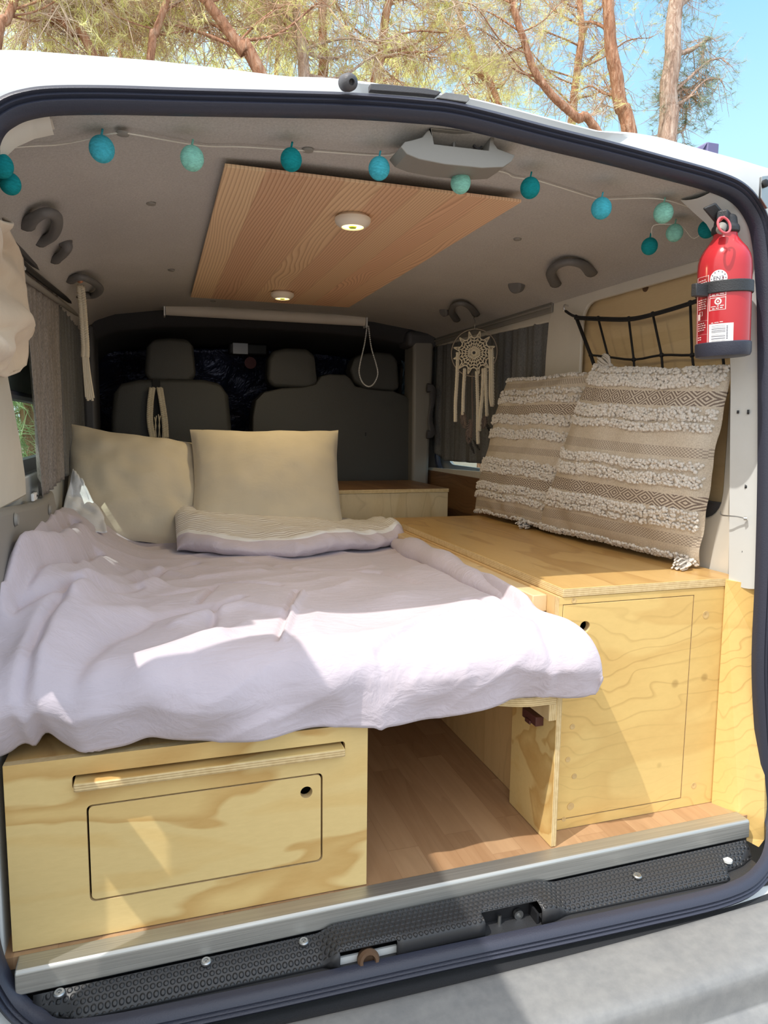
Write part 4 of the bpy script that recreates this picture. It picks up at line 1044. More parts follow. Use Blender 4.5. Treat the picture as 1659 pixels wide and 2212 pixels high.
# grab handles and hooks at the edges of the headliner
def handle(name, pts, r, label, mat='handle_grey', pull=.03, group=None, cat='handle'):
    P = [on_ceiling(*p) for p in pts]; N = len(P)
    cen = V(.47, P[0].y, 1.0)
    Q = []
    for i, p in enumerate(P):
        k = math.sin(math.pi*i/(N-1)); Q.append(p+(cen-p).normalized()*pull*k)
    Q = smooth_path(Q, 5); L = len(Q)
    mb = MB(); mb.tube(Q, [r*(1+.45*abs(2*i/(L-1)-1)**3) for i in range(L)], 12, flat=.75)
    return tag(mb.build(name, M[mat], angle=0), label, cat, group)
handle('grab_handle', ((1200,612),(1202,588),(1222,566),(1250,556),(1272,566),(1277,588)), .0125, 'grey grab handle above the net, on the right edge of the headliner')
handle('grab_handle', ((986,690),(985,672),(996,654),(1014,648),(1026,660),(1028,678)), .011, 'dark grab handle the dreamcatcher hangs from', pull=.03)
handle('grab_handle', ((58,486),(52,466),(66,446),(84,452),(93,478),(96,505),(88,522)), .0115, 'first grey grab handle on the left edge of the headliner, nearest the rear door')
handle('grab_handle', ((152,604),(158,592),(176,600),(192,616),(188,634),(170,636)), .0115, 'dark grab handle at the far left, holding the macrame strap', pull=.035)
def hookcup(px, py, r, label):
    p = on_ceiling(px, py); n = (V(.47, p.y-.25, 1.0)-p).normalized(); mb = MB()
    mb.lathe([(r*1.15,-.012),(r*1.1,.006),(r*.8,.012),(r*.4,.013),(.0005,.012)], p, n, 24); return tag(mb.build('coat_hook', M['handle_grey']), label, 'hook', 'round coat hooks')
hookcup(1114, 616, .022, 'round grey coat hook on the headliner between the two right grab handles')
hookcup(960, 672, .018, 'round dark coat hook beside the dreamcatcher handle')
handle('coat_hook', ((118,560),(116,545),(128,528),(142,525)), .011, 'small grey coat hook on the left edge of the headliner between two grab handles', pull=.02, cat='hook')
mb = MB(); p = on_ceiling(158, 600); q = p+V(.02,-.03,-.01)
mb.lathe([(.006,-.004),(.009,0),(.006,.004),(.003,.005)], q, (0,-1,0), 16); tag(mb.build('copper_bead', flat('copper', (.45,.22,.13), .35, .6)), 'copper coloured ring tucked into the far left grab handle', 'ring')

# roller blind
t = thing('roller_blind', aty(570,680,2.95), 'rolled-up cream roller blind hung across the van above the seats', 'blind')
a = aty(358,668,2.95); b = aty(787,693,2.95); b.z = a.z+(b.z-a.z)
mb = MB(); mb.tube([a, b], .0225, 24); mb.build('roll', M['blind_fabric'], t)
for (p, s) in ((a, -1), (b, 1)):
    xa, xb = sorted((p.x+s*.002, p.x+s*.008)); mb = MB(); mb.box(xa, xb, 2.925, 2.975, p.z-.028, p.z+.036); xa, xb = sorted((p.x-s*.018, p.x+s*.008)); mb.box(xa, xb, 2.925, 2.975, p.z+.030, p.z+.036); mb.build('bracket', M['label_white'], t, bevel=.001)
ch = [aty(*p, 2.93) for p in ((793,704),(787,745),(778,785),(776,806),(783,826),(796,835),(808,828),(816,808),(812,785),(802,750),(796,704))]
ch = smooth_path(ch, 24); mb = MB(); acc = 0; last = ch[0]
for p in ch:
    if (p-last).length > .0062: mb.ball(p, .0034, 6, 4); last = p
mb.tube(ch, .0012, 5); mb.build('bead_chain', M['bead'], t)

# ---- cab seats
t = thing('driver_seat', (.06, 3.2, 0), 'single dark grey vinyl seat at the left with its headrest, seen from behind', 'seat')
def seat_plate(px, y, th, name, par, bev=.045):
    P = [aty(*p, y) for p in px]; mb = MB()
    mb.plate([[(p.x, p.z) for p in P][::-1]], (0, y+th, 0), (1,0,0), (0,0,1), th); return mb.build(name, M['vinyl'], par, bevel=bev, seg=5, angle=0)
seat_plate(((240,1060),(240,900),(245,850),(262,828),(300,820),(370,818),(440,820),(476,828),(494,855),(500,920),(500,1060)), 3.08, .13, 'backrest', t)
seat_plate(((312,805),(316,750),(330,732),(370,729),(405,732),(418,748),(424,812),(410,826),(322,824)), 3.10, .10, 'headrest', t, .03); hr_ = COL.objects[-1]
mb = MB(); a = aty(325,770,3.15); 
for px in (345, 392): p = aty(px, 828, 3.15); mb.tube([p+V(0,0,.03), p+V(0,0,-.04)], .007, 10); mb.build('headrest_post', M['steel'], hr_); mb = MB()
mb = MB(); a = aty(329,822,3.072); b = aty(346,822,3.072); c = aty(338,945,3.06); mb.box(a.x, b.x, 3.07, 3.076, c.z, a.z+.006); mb.build('strap', M['belt'], t, bevel=.001)
t = thing('passenger_bench_seat', (.75, 3.2, 0), 'wide dark grey vinyl double seat behind the plywood box, two headrests', 'seat')
seat_plate(((546,1060),(546,900),(552,866),(572,846),(610,838),(655,836),(682,830),(694,812),(712,808),(745,809),(758,818),(768,834),(800,841),(850,845),(878,856),(894,880),(898,930),(888,1060)), 3.08, .13, 'backrest', t)
seat_plate(((577,820),(580,775),(590,757),(620,751),(662,753),(680,766),(686,830),(670,840),(590,836)), 3.10, .10, 'headrest', t, .03)
seat_plate(((757,800),(764,775),(780,765),(815,760),(848,763),(860,780),(864,838),(850,846),(785,840),(765,824)), 3.12, .10, 'headrest', t, .03)
mb = MB(); p = aty(790, 938, 3.075); mb.box(p.x-.002, p.x+.002, 3.074, 3.08, p.z-.008, p.z+.008); mb.build('seam_mark', M['black'], t)
# macrame strap hanging on the driver's seat
def braid(mb, pts, w, strands=3, r=.003, amp=.005, turns=9):
    P = smooth_path(pts, 40); N = len(P)
    for s in range(strands):
        Q = []
        for i, p in enumerate(P):
            a = 2*math.pi*(turns*i/N+s/strands); Q.append(p+V(math.sin(a)*amp*w, .5*math.sin(2*a)*amp, 0))
        mb.tube(Q, r, 6)
t = thing('macrame_sling', aty(342,850,3.05), 'ecru macrame sling hanging from the black strap of the single seat', 'macrame')
mb = MB()
for pts in (((329,838),(325,870),(324,910),(330,945)), ((345,838),(350,868),(356,910),(358,945))): braid(mb, [aty(*p, 3.045) for p in pts], 1.6, 3, .004, .006, 10)
mb.build('cord', M['ecru'], t, angle=0)
mb = MB()
for k in range(7):
    x0 = 330+k*4; mb.tube([aty(x0, 895+3*abs(k-3), 3.045), aty(x0-3+6*(k % 2), 920, 3.042), aty(x0, 946, 3.045)], .0022, 5)
mb.build('netting', M['ecru'], t, angle=0)
# macrame strap on the left grab handle
t = thing('macrame_strap', aty(178,625,2.25), 'long ecru macrame strap hanging from the far left grab handle', 'macrame')
mb = MB(); braid(mb, [aty(*p, 2.25) for p in ((174,618),(178,660),(181,700),(184,745),(184,770))], 1.3, 3, .0045, .006, 12); mb.build('braid', M['ecru'], t, angle=0)
mb = MB()
for k in range(9):
    f_ = k/8-.5; mb.tube(smooth_path([aty(184+f_*10, 768, 2.25), aty(188+f_*12, 810, 2.245+.004*(k % 2)), aty(194+f_*16, 858+((k*7) % 5)*2, 2.25)], 4), .0034, 6)
mb.build('fringe', M['ecru'], t, angle=0)

# ---- windscreen blackout and mirror
mb = MB()
def screen(u, v):
    x = lerp(-.30, 1.26, u); z = lerp(.30, 1.20-.05*(2*u-1)**2, v); y = 3.98-.30*v+.02*nz(x*4, z*5)+.008*nz(x*14, z*12, 3)
    return V(x, y, z)
mb.grid(screen, 70, 50); q = tag(mb.build('windscreen_cover', M['foil'], angle=0), 'dark navy blackout sheet covering the whole windscreen beyond the seats', 'blackout sheet')
q.modifiers.new('thick', 'SOLIDIFY').thickness = .004
mb = MB(); P = [aty(*p, 3.45) for p in ((862,745),(876,705),(893,700),(893,850),(868,852),(872,800))]
mb.plate([[(p.x, p.z) for p in P][::-1]], (0,3.465,0), (1,0,0), (0,0,1), .012); tag(mb.build('window_cover', M['quilt'], bevel=.003), 'quilted blue foil cover over the window right of the double seat', 'window cover')
t = thing('rear_view_mirror', aty(518,752,3.66), 'rear-view mirror on the windscreen between the seats', 'mirror')
a = aty(502,740,3.6); b = aty(536,766,3.6); mb = MB(); mb.box(a.x-.02, b.x+.10, 3.60, 3.63, b.z-.004, a.z+.004); mb.build('housing', M['black'], t, bevel=.012, seg=3)
mb = MB(); mb.box(a.x, b.x, 3.594, 3.602, b.z, a.z); mb.build('glass', M['mirror_metal'], t, bevel=.002)
mb = MB(); mb.tube([aty(526,740,3.62), aty(528,715,3.70)], .008, 8); mb.build('stalk', M['dark_grey_plastic'], t)
mb = MB(); c = aty(541,784,3.58); mb.lathe([(.029,-.002),(.029,.002)], c, (0,1,0), 28); mb.tube([c+V(0,0,.028), aty(532,768,3.59)], .001, 5)
tag(mb.build('air_freshener', M['pink_disc'], bevel=.001), 'dull red disc dangling below the rear-view mirror', 'air freshener')

# ---- curtains and cloths
def drape(y0, y1, x, z0, z1, waves, amp, seed, lean=0, NU=120, NV=40, side=1):
    def f(u, v):
        y = lerp(y0(v), y1(v), u); w = amp*math.sin(u*waves*6.283+seed)*(.45+.55*(1-v))+.4*amp*math.sin(u*waves*2.3*6.283+2+seed)+.3*amp*nz(u*9, v*4, seed)
        return V(x+side*w, y, lerp(z0(u), z1(u), v))
    mb = MB(); mb.grid(f, NU, NV); return mb
bl = [(lambda q: (q.z, q.y))(atx(*p, -.262)) for p in ((88,1068),(75,900),(66,800),(57,690),(50,590))]
mb = drape(lambda v: interp(lerp(.655, 1.16, v), sorted(bl)), lambda v: lerp(2.20, 2.26, v), -.262, lambda u: lerp(.648, .664, u), lambda u: lerp(1.148, 1.19, u), 5.5, .006, 1)
q = tag(mb.build('curtain', M['curtain_warm'], angle=0), 'grey-brown curtain gathered open at the left side window', 'curtain'); q.modifiers.new('thick', 'SOLIDIFY').thickness = .002
mb = drape(lambda v: 2.262, lambda v: 2.92, -.268, lambda u: .66, lambda u: lerp(1.185, 1.20, u), 6, .005, 2)
q = tag(mb.build('curtain', M['curtain_grey'], angle=0), 'darker grey curtain further along the left wall, beyond the gathered one', 'curtain'); q.modifiers.new('thick', 'SOLIDIFY').thickness = .002
mb = drape(lambda v: 2.075, lambda v: 3.07, 1.215, lambda u: lerp(.69, .672, u)+.05*sst((u-.86)/.14), lambda u: lerp(1.20, 1.205, u), 8, .008, 4, side=-1)
q = tag(mb.build('curtain', M['curtain_grey'], angle=0), 'grey gathered curtain over the right side window, behind the dreamcatcher', 'curtain'); q.modifiers.new('thick', 'SOLIDIFY').thickness = .002
mb = MB(); mb.box(1.192,1.2,2.02,3.1,1.186,1.222); mb.box(1.184,1.193,2.02,3.1,1.20,1.208); tag(mb.build('curtain_rail', M['grey_plastic'], bevel=.002), 'grey rail above the right side window curtain', 'rail')
mb = MB(); hp = [atx(*p, -.250) for p in ((-30,462),(0,500),(48,568),(100,612),(165,664),(190,692))]; mb.tube(smooth_path(hp, 5), .007, 8); tag(mb.build('curtain_rail', M['black'], angle=0), 'dark rail along the top of the left side window curtains', 'rail')
mb = MB(); mb.tube(smooth_path([p+V(-.004,0,-.020) for p in hp], 5), .007, 8); struct(mb.build('trim_22', M['grey_plastic'], angle=0))
# cloth bunched up at the rear left
right_edge = [(470,2),(505,14),(535,36),(560,46),(600,50),(640,52),(690,66),(705,71),(718,66),(726,57),(760,57),(785,53),(800,42),(808,20)]
def cloth(u, v):
    py = lerp(480, 808, v); px = interp(py, right_edge)
    r = atx(px, py, -.235); l = V(-.262, 1.12, atx(-60, py, -.25).z)
    p = l.lerp(r, u)
    b = .020*math.sin(v*9+u*3)+.012*math.sin(v*19-u*7)+.012*nz(u*5, v*8, 2)
    return p+V((.014+b)*(1-u**3)+.0, 0, .006*math.sin(u*8+v*4))
mb = MB(); mb.grid(cloth, 40, 70); q = tag(mb.build('rolled_cloth', M['tan_cotton'], angle=0), 'tan cotton cloth bunched up at the rear left window', 'cloth'); q.modifiers.new('thick', 'SOLIDIFY').thickness = .004
def clip(px, py, x, label):
    c = atx(px, py, x); mb = MB(); mb.box(c.x-.002, c.x+.004, c.y-.03, c.y+.012, c.z-.008, c.z+.008); mb.lathe([(.008,-.003),(.008,.004)], c+V(0,.012,0), (1,0,0), 14)
    q = tag(mb.build('curtain_bracket', M['label_white'], bevel=.001), label, 'bracket', 'white curtain brackets'); mb = MB(); mb.lathe([(.0022,.0042),(.0022,.0048)], c+V(0,.012,0), (1,0,0), 10); mb.build('screw', M['black'], q, smooth=False)
clip(74, 1072, -.262, 'white bracket screwed on above the grey trim, below the gathered curtain')
clip(48, 572, -.250, 'white bracket at the upper rear end of the left side window')

# ---- dreamcatcher
C0 = atx(1024, 762, 1.085)
ang = R_(-22+28); h = V(math.cos(ang), math.sin(ang)*-1, 0); h = V(.80,-.60,0).normalized(); k = V(0,0,1)
t = thing('dreamcatcher', C0, 'cream crocheted dreamcatcher with long strands and feathers, hanging before the right curtain', 'dreamcatcher')
RR = .083
mb = MB(); mb.tube([C0+h*(RR*math.cos(a))+k*(RR*math.sin(a)) for a in [2*math.pi*i/48 for i in range(48)]], .0018, 6, True); mb.build('hoop', M['hoop'], t)
mb = MB()
def ringpt(r, a): return C0+h*(r*math.cos(a))+k*(r*math.sin(a))
for (r, n, w) in ((.008,10,.0),(.020,12,.002),(.032,24,.0025),(.044,24,.0035),(.055,24,.004)):
    pts = [ringpt(r+w*(1 if i % 2 else -1), 2*math.pi*i/n) for i in range(n)]; mb.tube(smooth_path(pts, 2, True), .0025, 5, True)
for i in range(24):
    a = 2*math.pi*i/24; mb.tube([ringpt(.008, a), ringpt(.030, a+.06), ringpt(.055, a)], .0019, 5)
for i in range(12):
    a = 2*math.pi*(i+.5)/12; d = .15
    mb.tube(smooth_path([ringpt(.053, a-d), ringpt(.064, a-.07), ringpt(.077, a), ringpt(.064, a+.07), ringpt(.053, a+d)], 3), .0018, 5)
    mb.tube([ringpt(.056, a), ringpt(.076, a)], .0013, 4)
mb.build('crochet_doily', M['ecru'], t, angle=0)
mb = MB(); top = C0+k*RR; hk = on_ceiling(1027, 676); mb.tube(smooth_path([top, top+V(0,0,.02), V((top.x+hk.x)/2, (top.y+hk.y)/2, (top.z+hk.z)/2), hk+V(-.01,-.01,-.02), hk+V(0,0,-.01)], 5), .0014, 6); mb.build('hanging_wire', M['steel'], t)
def dc(px, py): # a point in the dreamcatcher's plane
    d = ray(px, py); n = h.cross(k); s = (C0-CAM).dot(n)/d.dot(n); return CAM+d*s
for (pts, w) in ((((989,762),(987,820),(984,870),(984,910)), 1.), (((1004,797),(1001,850),(1000,895)), .9), (((1030,803),(1032,870),(1032,930),(1033,958)), 1.), (((1044,797),(1042,850),(1038,895),(1036,930)), .9), (((1049,795),(1050,850),(1052,898)), .9), (((1058,755),(1060,800),(1060,850),(1063,877)), 1.1), (((1063,755),(1064,810),(1065,875)), .9)):
    mb = MB(); braid(mb, [dc(*p) for p in pts], w, 3, .0034, .0045, int((pts[-1][1]-pts[0][1])/6)); mb.build('strand', M['ecru'], t, angle=0)
mb = MB(); mb.tube(smooth_path([dc(*p) for p in ((1020,806),(1020,850),(1021,900),(1019,925))], 4), .0022, 6); lab(mb.build('strand', M['feather'], t, angle=0), 'thin brown yarn strand')
def feather(p0, p1, w, mat, n=40):
    a = dc(*p0); b = dc(*p1); ax = (b-a); L = ax.length; ax.normalize(); s = ax.cross(h.cross(k)).normalized(); mb = MB(); mb.tube([a, b], .0008, 4)
    rnd = random.Random(int(p0[0]*7+p0[1]))
    for i in range(n):
        f_ = (i+.5)/n; p = a+ax*(L*f_)
        for sd in (-1, 1):
            ww = w*math.sin(math.pi*min(1, f_*.9+.1))**.6*rnd.uniform(.7, 1.1); e = p+s*(sd*ww)+ax*(ww*.7)+h.cross(k)*rnd.uniform(-.006, .006)
            mb.tube([p, p.lerp(e, .6)+ax*.001, e], [.0016, .0014, .0004], 4)
    return mb.build('feather', M[mat], t, angle=0)
feather((998,886),(1004,925),.014,'feather'); feather((1016,905),(1012,958),.016,'feather'); feather((1048,896),(1044,925),.013,'feather')
lab(feather((1012,945),(1024,980),.006,'feather_dark',30), 'black barred feather'); lab(feather((1022,950),(1036,972),.005,'feather_dark',24), 'thin black feather'); lab(feather((1050,915),(1062,935),.007,'feather_dark',24), 'small black feather')

# ---- luggage net over the cushions
t = thing('luggage_net', atx(1222,672,1.19), 'black elastic luggage net strung across the pale board behind the cushions', 'net')
NX = 1.183
def nx(px, py): return atx(px, py, NX)
topr = [(1222,672),(1244,684),(1292,687),(1358,688),(1410,678),(1491,654),(1560,628)]
mid_ = [(1276,767),(1314,771),(1369,777),(1429,767),(1495,767),(1560,755)]
low = [(1304,850),(1336,858),(1374,866),(1436,858),(1506,860),(1570,850)]
mb = MB()
mb.tube(smooth_path([nx(*p) for p in topr], 4), .0042, 8); mb.tube(smooth_path([nx(p[0], p[1]+4)+V(-.003,0,0) for p in topr[1:]], 4), .0035, 8)
mb.build('edge_cord', M['net_cord'], t, angle=0)
mb = MB(); mb.tube([nx(1244,684), nx(*mid_[0]), nx(*low[0])], .005, 8); mb.tube(smooth_path([nx(*p) for p in mid_], 3), .003, 8); mb.tube(smooth_path([nx(*p) for p in low], 3), .003, 8)
for a, b, c in zip(topr[2:], mid_[1:], low[1:]): mb.tube([nx(*a), nx(*b), nx(*c)], .003, 8)
for p in topr[1:]+mid_: mb.ball(nx(*p), .0062, 10, 7)
mb.build('mesh_cord', M['net_cord'], t, angle=0)
mb = MB(); p = atx(1222,668,1.192); mb.tube(smooth_path([p+V(.012,0,.01), p+V(-.004,0,.012), p+V(-.006,0,0), p+V(-.002,0,-.006)], 4), .003, 8); lab(mb.build('hook', M['chrome'], t), 'small white metal hook')

# ---- wire hook on the rear post
mb = MB(); a = aty(1610,1120,1.146); mb.tube(smooth_path([a, aty(1592,1116,1.16), aty(1568,1114,1.18), aty(1558,1112,1.20), aty(1555,1105,1.21)], 4), .0014, 6); mb.lathe([(.004,-.003),(.004,.003)], a, (.72,-.69,0), 12)
tag(mb.build('wire_hook', M['steel']), 'thin bent wire hook poked into a hole in the white rear post', 'hook')

# ---- fire extinguisher
AX = aty(1566, 700, 1.125); AX = V(AX.x, AX.y, 0)
t = thing('fire_extinguisher', V(AX.x, AX.y, .953), 'small red fire extinguisher strapped to the white rear post, above the cushions', 'fire extinguisher')
RD = .0475
zb = aty(1566, 768, 1.125).z; zs = aty(1566, 568, 1.125).z; zn = aty(1566, 515, 1.125).z
mb = MB(); mb.lathe([(RD*.6, zb+.008),(RD*.97, zb+.012),(RD, zb+.02),(RD, zs-.012),(RD*.985, zs),(RD*.93, zs+.012),(RD*.80, zs+.024),(RD*.60, zs+.036),(RD*.46, zs+.046),(RD*.43, zs+.055),(RD*.43, zn+.014)], AX, (0,0,1), 48); mb.build('cylinder', M['red_paint'], t, angle=40); cy_ = COL.objects[-1]
mb = MB(); mb.lathe([(RD*.85, zb-.004),(RD*1.0, zb-.002),(RD*1.05, zb+.004),(RD*1.05, zb+.022),(RD*1.0, zb+.024)], AX, (0,0,1), 40); mb.build('foot_ring', M['seal_rubber'], t)
zv = zn+.012
mb = MB(); mb.lathe([(RD*.50, zv-.004),(RD*.52, zv),(RD*.52, zv+.008),(RD*.44, zv+.012),(RD*.40, zv+.026),(RD*.3, zv+.03)], AX, (0,0,1), 28)
ft = V(-.80,-.60,0); sd = V(.60,-.80,0)
p = AX+V(0,0,zv+.024); mb.obox(p+ft*.008, ft*.030, sd*.010, V(0,0,.0085)); vl_ = mb.build('valve', M['black_plastic'], t, bevel=.003, seg=2)
mb = MB(); a = aty(1548,443,1.11); b = aty(1572,476,1.12); d = (b-a); mb.obox(a.lerp(b,.5), d*.55, V(.80,-.25,.35).normalized()*.0125, V(.4,.7,.3).normalized()*.005); mb.build('squeeze_lever', M['black_plastic'], vl_, bevel=.003, seg=2)
mb = MB(); p = AX+V(0,0,zv+.016)+ft*.034; mb.lathe([(.0085,0),(.0085,.012),(.006,.016)], p+V(0,0,-.012), (-.5,-.35,-.55), 16); lab(mb.build('nozzle', M['grey_plastic'], vl_), 'pale grey nozzle')
rc = aty(1577, 484, 1.075); mb = MB(); mb.tube([rc+V(math.cos(a)*.0135, .004*math.sin(a), math.sin(a)*.0145) for a in [2*math.pi*i/28 for i in range(28)]], .0021, 8, True); mb.tube([rc+V(0,.0,.0145), rc+V(.001,.012,.010)], .002, 6); lab(mb.build('pull_ring', M['ring_pink'], vl_), 'red safety pin ring')
# bracket and strap
mb = MB(); bx = AX+V(.7,.45,0).normalized()*(RD+.006)
nrm = V(.72,.69,0).normalized(); sdv = V(-.69,.72,0)
mb.obox(V(AX.x,AX.y,(zb+zs)/2-.006)+nrm*(RD+.004), nrm*.004, sdv*.036, V(0,0,(zs-zb)/2-.008)); mb.build('bracket', M['black_plastic'], t, bevel=.003)
zs_ = aty(1566, 612, 1.08).z; mb = MB(); mb.lathe([(RD+.0006, zs_-.011),(RD+.0035, zs_-.011),(RD+.0035, zs_+.011),(RD+.0006, zs_+.011),(RD+.0006, zs_-.011)], AX, (0,0,1), 48)
mb.f = mb.f[:-2]; mb.m = mb.m[:len(mb.f)]
p = AX+V(-.985,-.17,0)*(RD+.010)+V(0,0,zs_-.004); p = p+V(-.008,0,0); mb.obox(p, V(-.98,-.17,0)*.017, V(.17,-.98,0)*.006, V(0,0,.0115)); mb.build('strap', M['black_plastic'], t, bevel=.0015, angle=30)
# printed labels, wrapped on the cylinder
view = (CAM-AX); a_view = math.atan2(view.y, view.x)
def wrap(loop, dr): # loop of (arc metres, z) towards the left as negative
    return loop
def cyl(sx_, z, dr=.0004): a = a_view+sx_/RD; return V(AX.x+(RD+dr)*math.cos(a), AX.y+(RD+dr)*math.sin(a), z)
# pixel offset from the axis -> arc length on the surface
def arc(px, py):
    q = aty(px, py, AX.y-.045); d = (CAM-V(AX.x,AX.y,q.z)).length
    off = (px-1568)/F_PX*((V(AX.x,AX.y,0)-V(0,0,0)).dot(V(fwd.x,fwd.y,0).normalized())-.03)
    return RD*math.asin(max(-.999, min(.999, off/RD))), q.z
def patch(mb, s0, s1, z0, z1, dr=.0004, n=8, m=0):
    mb.grid(lambda u, v: cyl(lerp(s0, s1, u), lerp(z0, z1, v), dr), n, 1, m)
mb = MB()
def pbox(x0, y0, x1, y1, mb, dr=.0004, m=0):
    s0, za = arc(x0, y0); s1, zb_ = arc(x1, y1); patch(mb, s0, s1, min(za, zb_), max(za, zb_), dr, 8, m)
def frame_(x0, y0, x1, y1, mb, w=1.4):
    pbox(x0, y0, x1, y0+w, mb); pbox(x0, y1-w, x1, y1, mb); pbox(x0, y0, x0+w, y1, mb); pbox(x1-w, y0, x1, y1, mb)
mb = MB(); pbox(1519, 582, 1538.5, 748, mb, .0002); lab(mb.build('dark_label', M['label_dark_red'], cy_, angle=0), 'darker red instruction label with fine white print')
mb = MB()
frame_(1517, 580, 1539, 748, mb, 1.3)
for yy in (598, 606, 680, 711, 732): pbox(1517, yy, 1539, yy+1.2, mb)
for (y0, n, x1) in ((588,2,1536),(632,5,1535),(685,4,1534),(716,2,1526)):
    rnd = random.Random(y0)
    for i in range(n):
        x = 1520
        while x < x1-2: w = rnd.uniform(2, 4.5); pbox(x, y0+i*5.0, min(x+w, x1), y0+i*5.0+2.4, mb, .0006); x += w+1
pbox(1519.5, 664, 1524, 678, mb, .0006); frame_(1522, 659, 1528, 669, mb, 1)
frame_(1541, 618, 1572, 632, mb, 1.2); frame_(1541, 635, 1572, 663, mb, 1.3)
for (x, w) in ((1545,6),(1553,5),(1560,8)): pbox(x, 627, x+w, 629.5, mb, .0006)
for (x, w) in ((1544,9),(1555,4),(1561,7)): pbox(x, 653, x+w, 655.5, mb, .0006)
for (x, w) in ((1546,5),(1553,6),(1561,5)): pbox(x, 657.5, x+w, 660, mb, .0006)
for (x, w) in ((1545,4),(1551,8),(1561,6)): pbox(x, 689, x+w, 691, mb, .0006)
c_s, c_z = arc(1557, 644)
def ringp(mb, cs, cz, r0, r1, dr, n=24):
    mb.add([cyl(cs+r*math.cos(2*math.pi*i/n), cz+r*math.sin(2*math.pi*i/n), dr) for i in range(n) for r in (r0, r1)], [(2*i, 2*i+1, (2*i+3) % (2*n), (2*i+2) % (2*n)) for i in range(n)])
ringp(mb, c_s, c_z, .0035, .0062, .0006); ringp(mb, c_s, c_z, .0003, .0018, .0006)
lab(mb.build('white_print', M['label_pink'], cy_, angle=0), 'small white frames and lines of print')
mb = MB(); c_s, c_z = arc(1557, 593); ringp(mb, c_s, c_z, .0001, .0150, .0005, 36); lab(mb.build('round_badge', M['label_white'], cy_, angle=0), 'round white badge reading EN3')
mb = MB()
for i in range(12):
    a = 2*math.pi*i/12; ringp(mb, c_s+.0122*math.cos(a), c_z+.0122*math.sin(a), .0001, .0011, .0009, 6)
tx = bpy.data.curves.new('EN3', 'FONT'); tx.body = 'EN3'; tx.size = .0105; tx.align_x = 'CENTER'; tx.align_y = 'CENTER'
to = bpy.data.objects.new('EN3', tx); COL.objects.link(to); bpy.context.view_layer.update()
tm = to.to_mesh(); b0 = len(mb.v); mb.v += [cyl(c_s+q.co.x, c_z+q.co.y, .0009) for q in tm.vertices]; fs_ = [tuple(b0+i for i in p.vertices) for p in tm.polygons]; mb.f += fs_; mb.m += [0]*len(fs_)
to.to_mesh_clear(); bpy.data.objects.remove(to); bpy.data.curves.remove(tx)
mb.build('badge_lettering', M['bar_ink'], cy_, angle=0)
mb = MB(); pbox(1541, 692, 1587, 744, mb, .0005); lab(mb.build('bar_code_label', M['label_white'], cy_, angle=0), 'white sticker with a bar code')
mb = MB(); rnd = random.Random(3); y = 697.
while y < 733:
    hgt = rnd.choice((.8, 1.2, 2.0, 2.8)); pbox(1546, y, 1572, y+hgt, mb, .0009); y += hgt+rnd.choice((.9, 1.4, 2.2))
y = 700.
while y < 730: pbox(1574, y, 1576.5, y+2, mb, .0009); y += 3.4
mb.build('bars', M['bar_ink'], cy_, angle=0)
t.rotation_euler = (0, -R_(3.2), 0)
# =================================================================== pine wood behind the van
def limb(mb, pts, r0, r1, n=8, m=0, wob=.0, k=6):
    P = smooth_path(pts, k); N = len(P)
    mb.tube([p+V(wob*nz(p.z*1.7, p.x, 1), wob*nz(p.z*1.7, p.y, 4), 0) for p in P], [lerp(r0, r1, i/(N-1))*(1+.10*nz(i*.9, r0*50)) for i in range(N)], n, m=m)
    return P
def tuft(mb, c, r, rnd, n=12, up=.15):
    """a spray of fine needles round a point, swept towards one side"""
    m0 = V(rnd.gauss(0,1), rnd.gauss(0,1), rnd.gauss(0,.8)+up).normalized()
    for _ in range(n+8):
        d = (V(rnd.gauss(0,1), rnd.gauss(0,1), rnd.gauss(0,1))+m0*1.1).normalized(); L = r*rnd.uniform(.6, 1.25)
        s = d.orthogonal().normalized()*(r*.026); b = c+m0*rnd.uniform(-.4,.4)*r; e = b+d*L
        mb.add([b-s, b+s, e], [(0,1,2)])
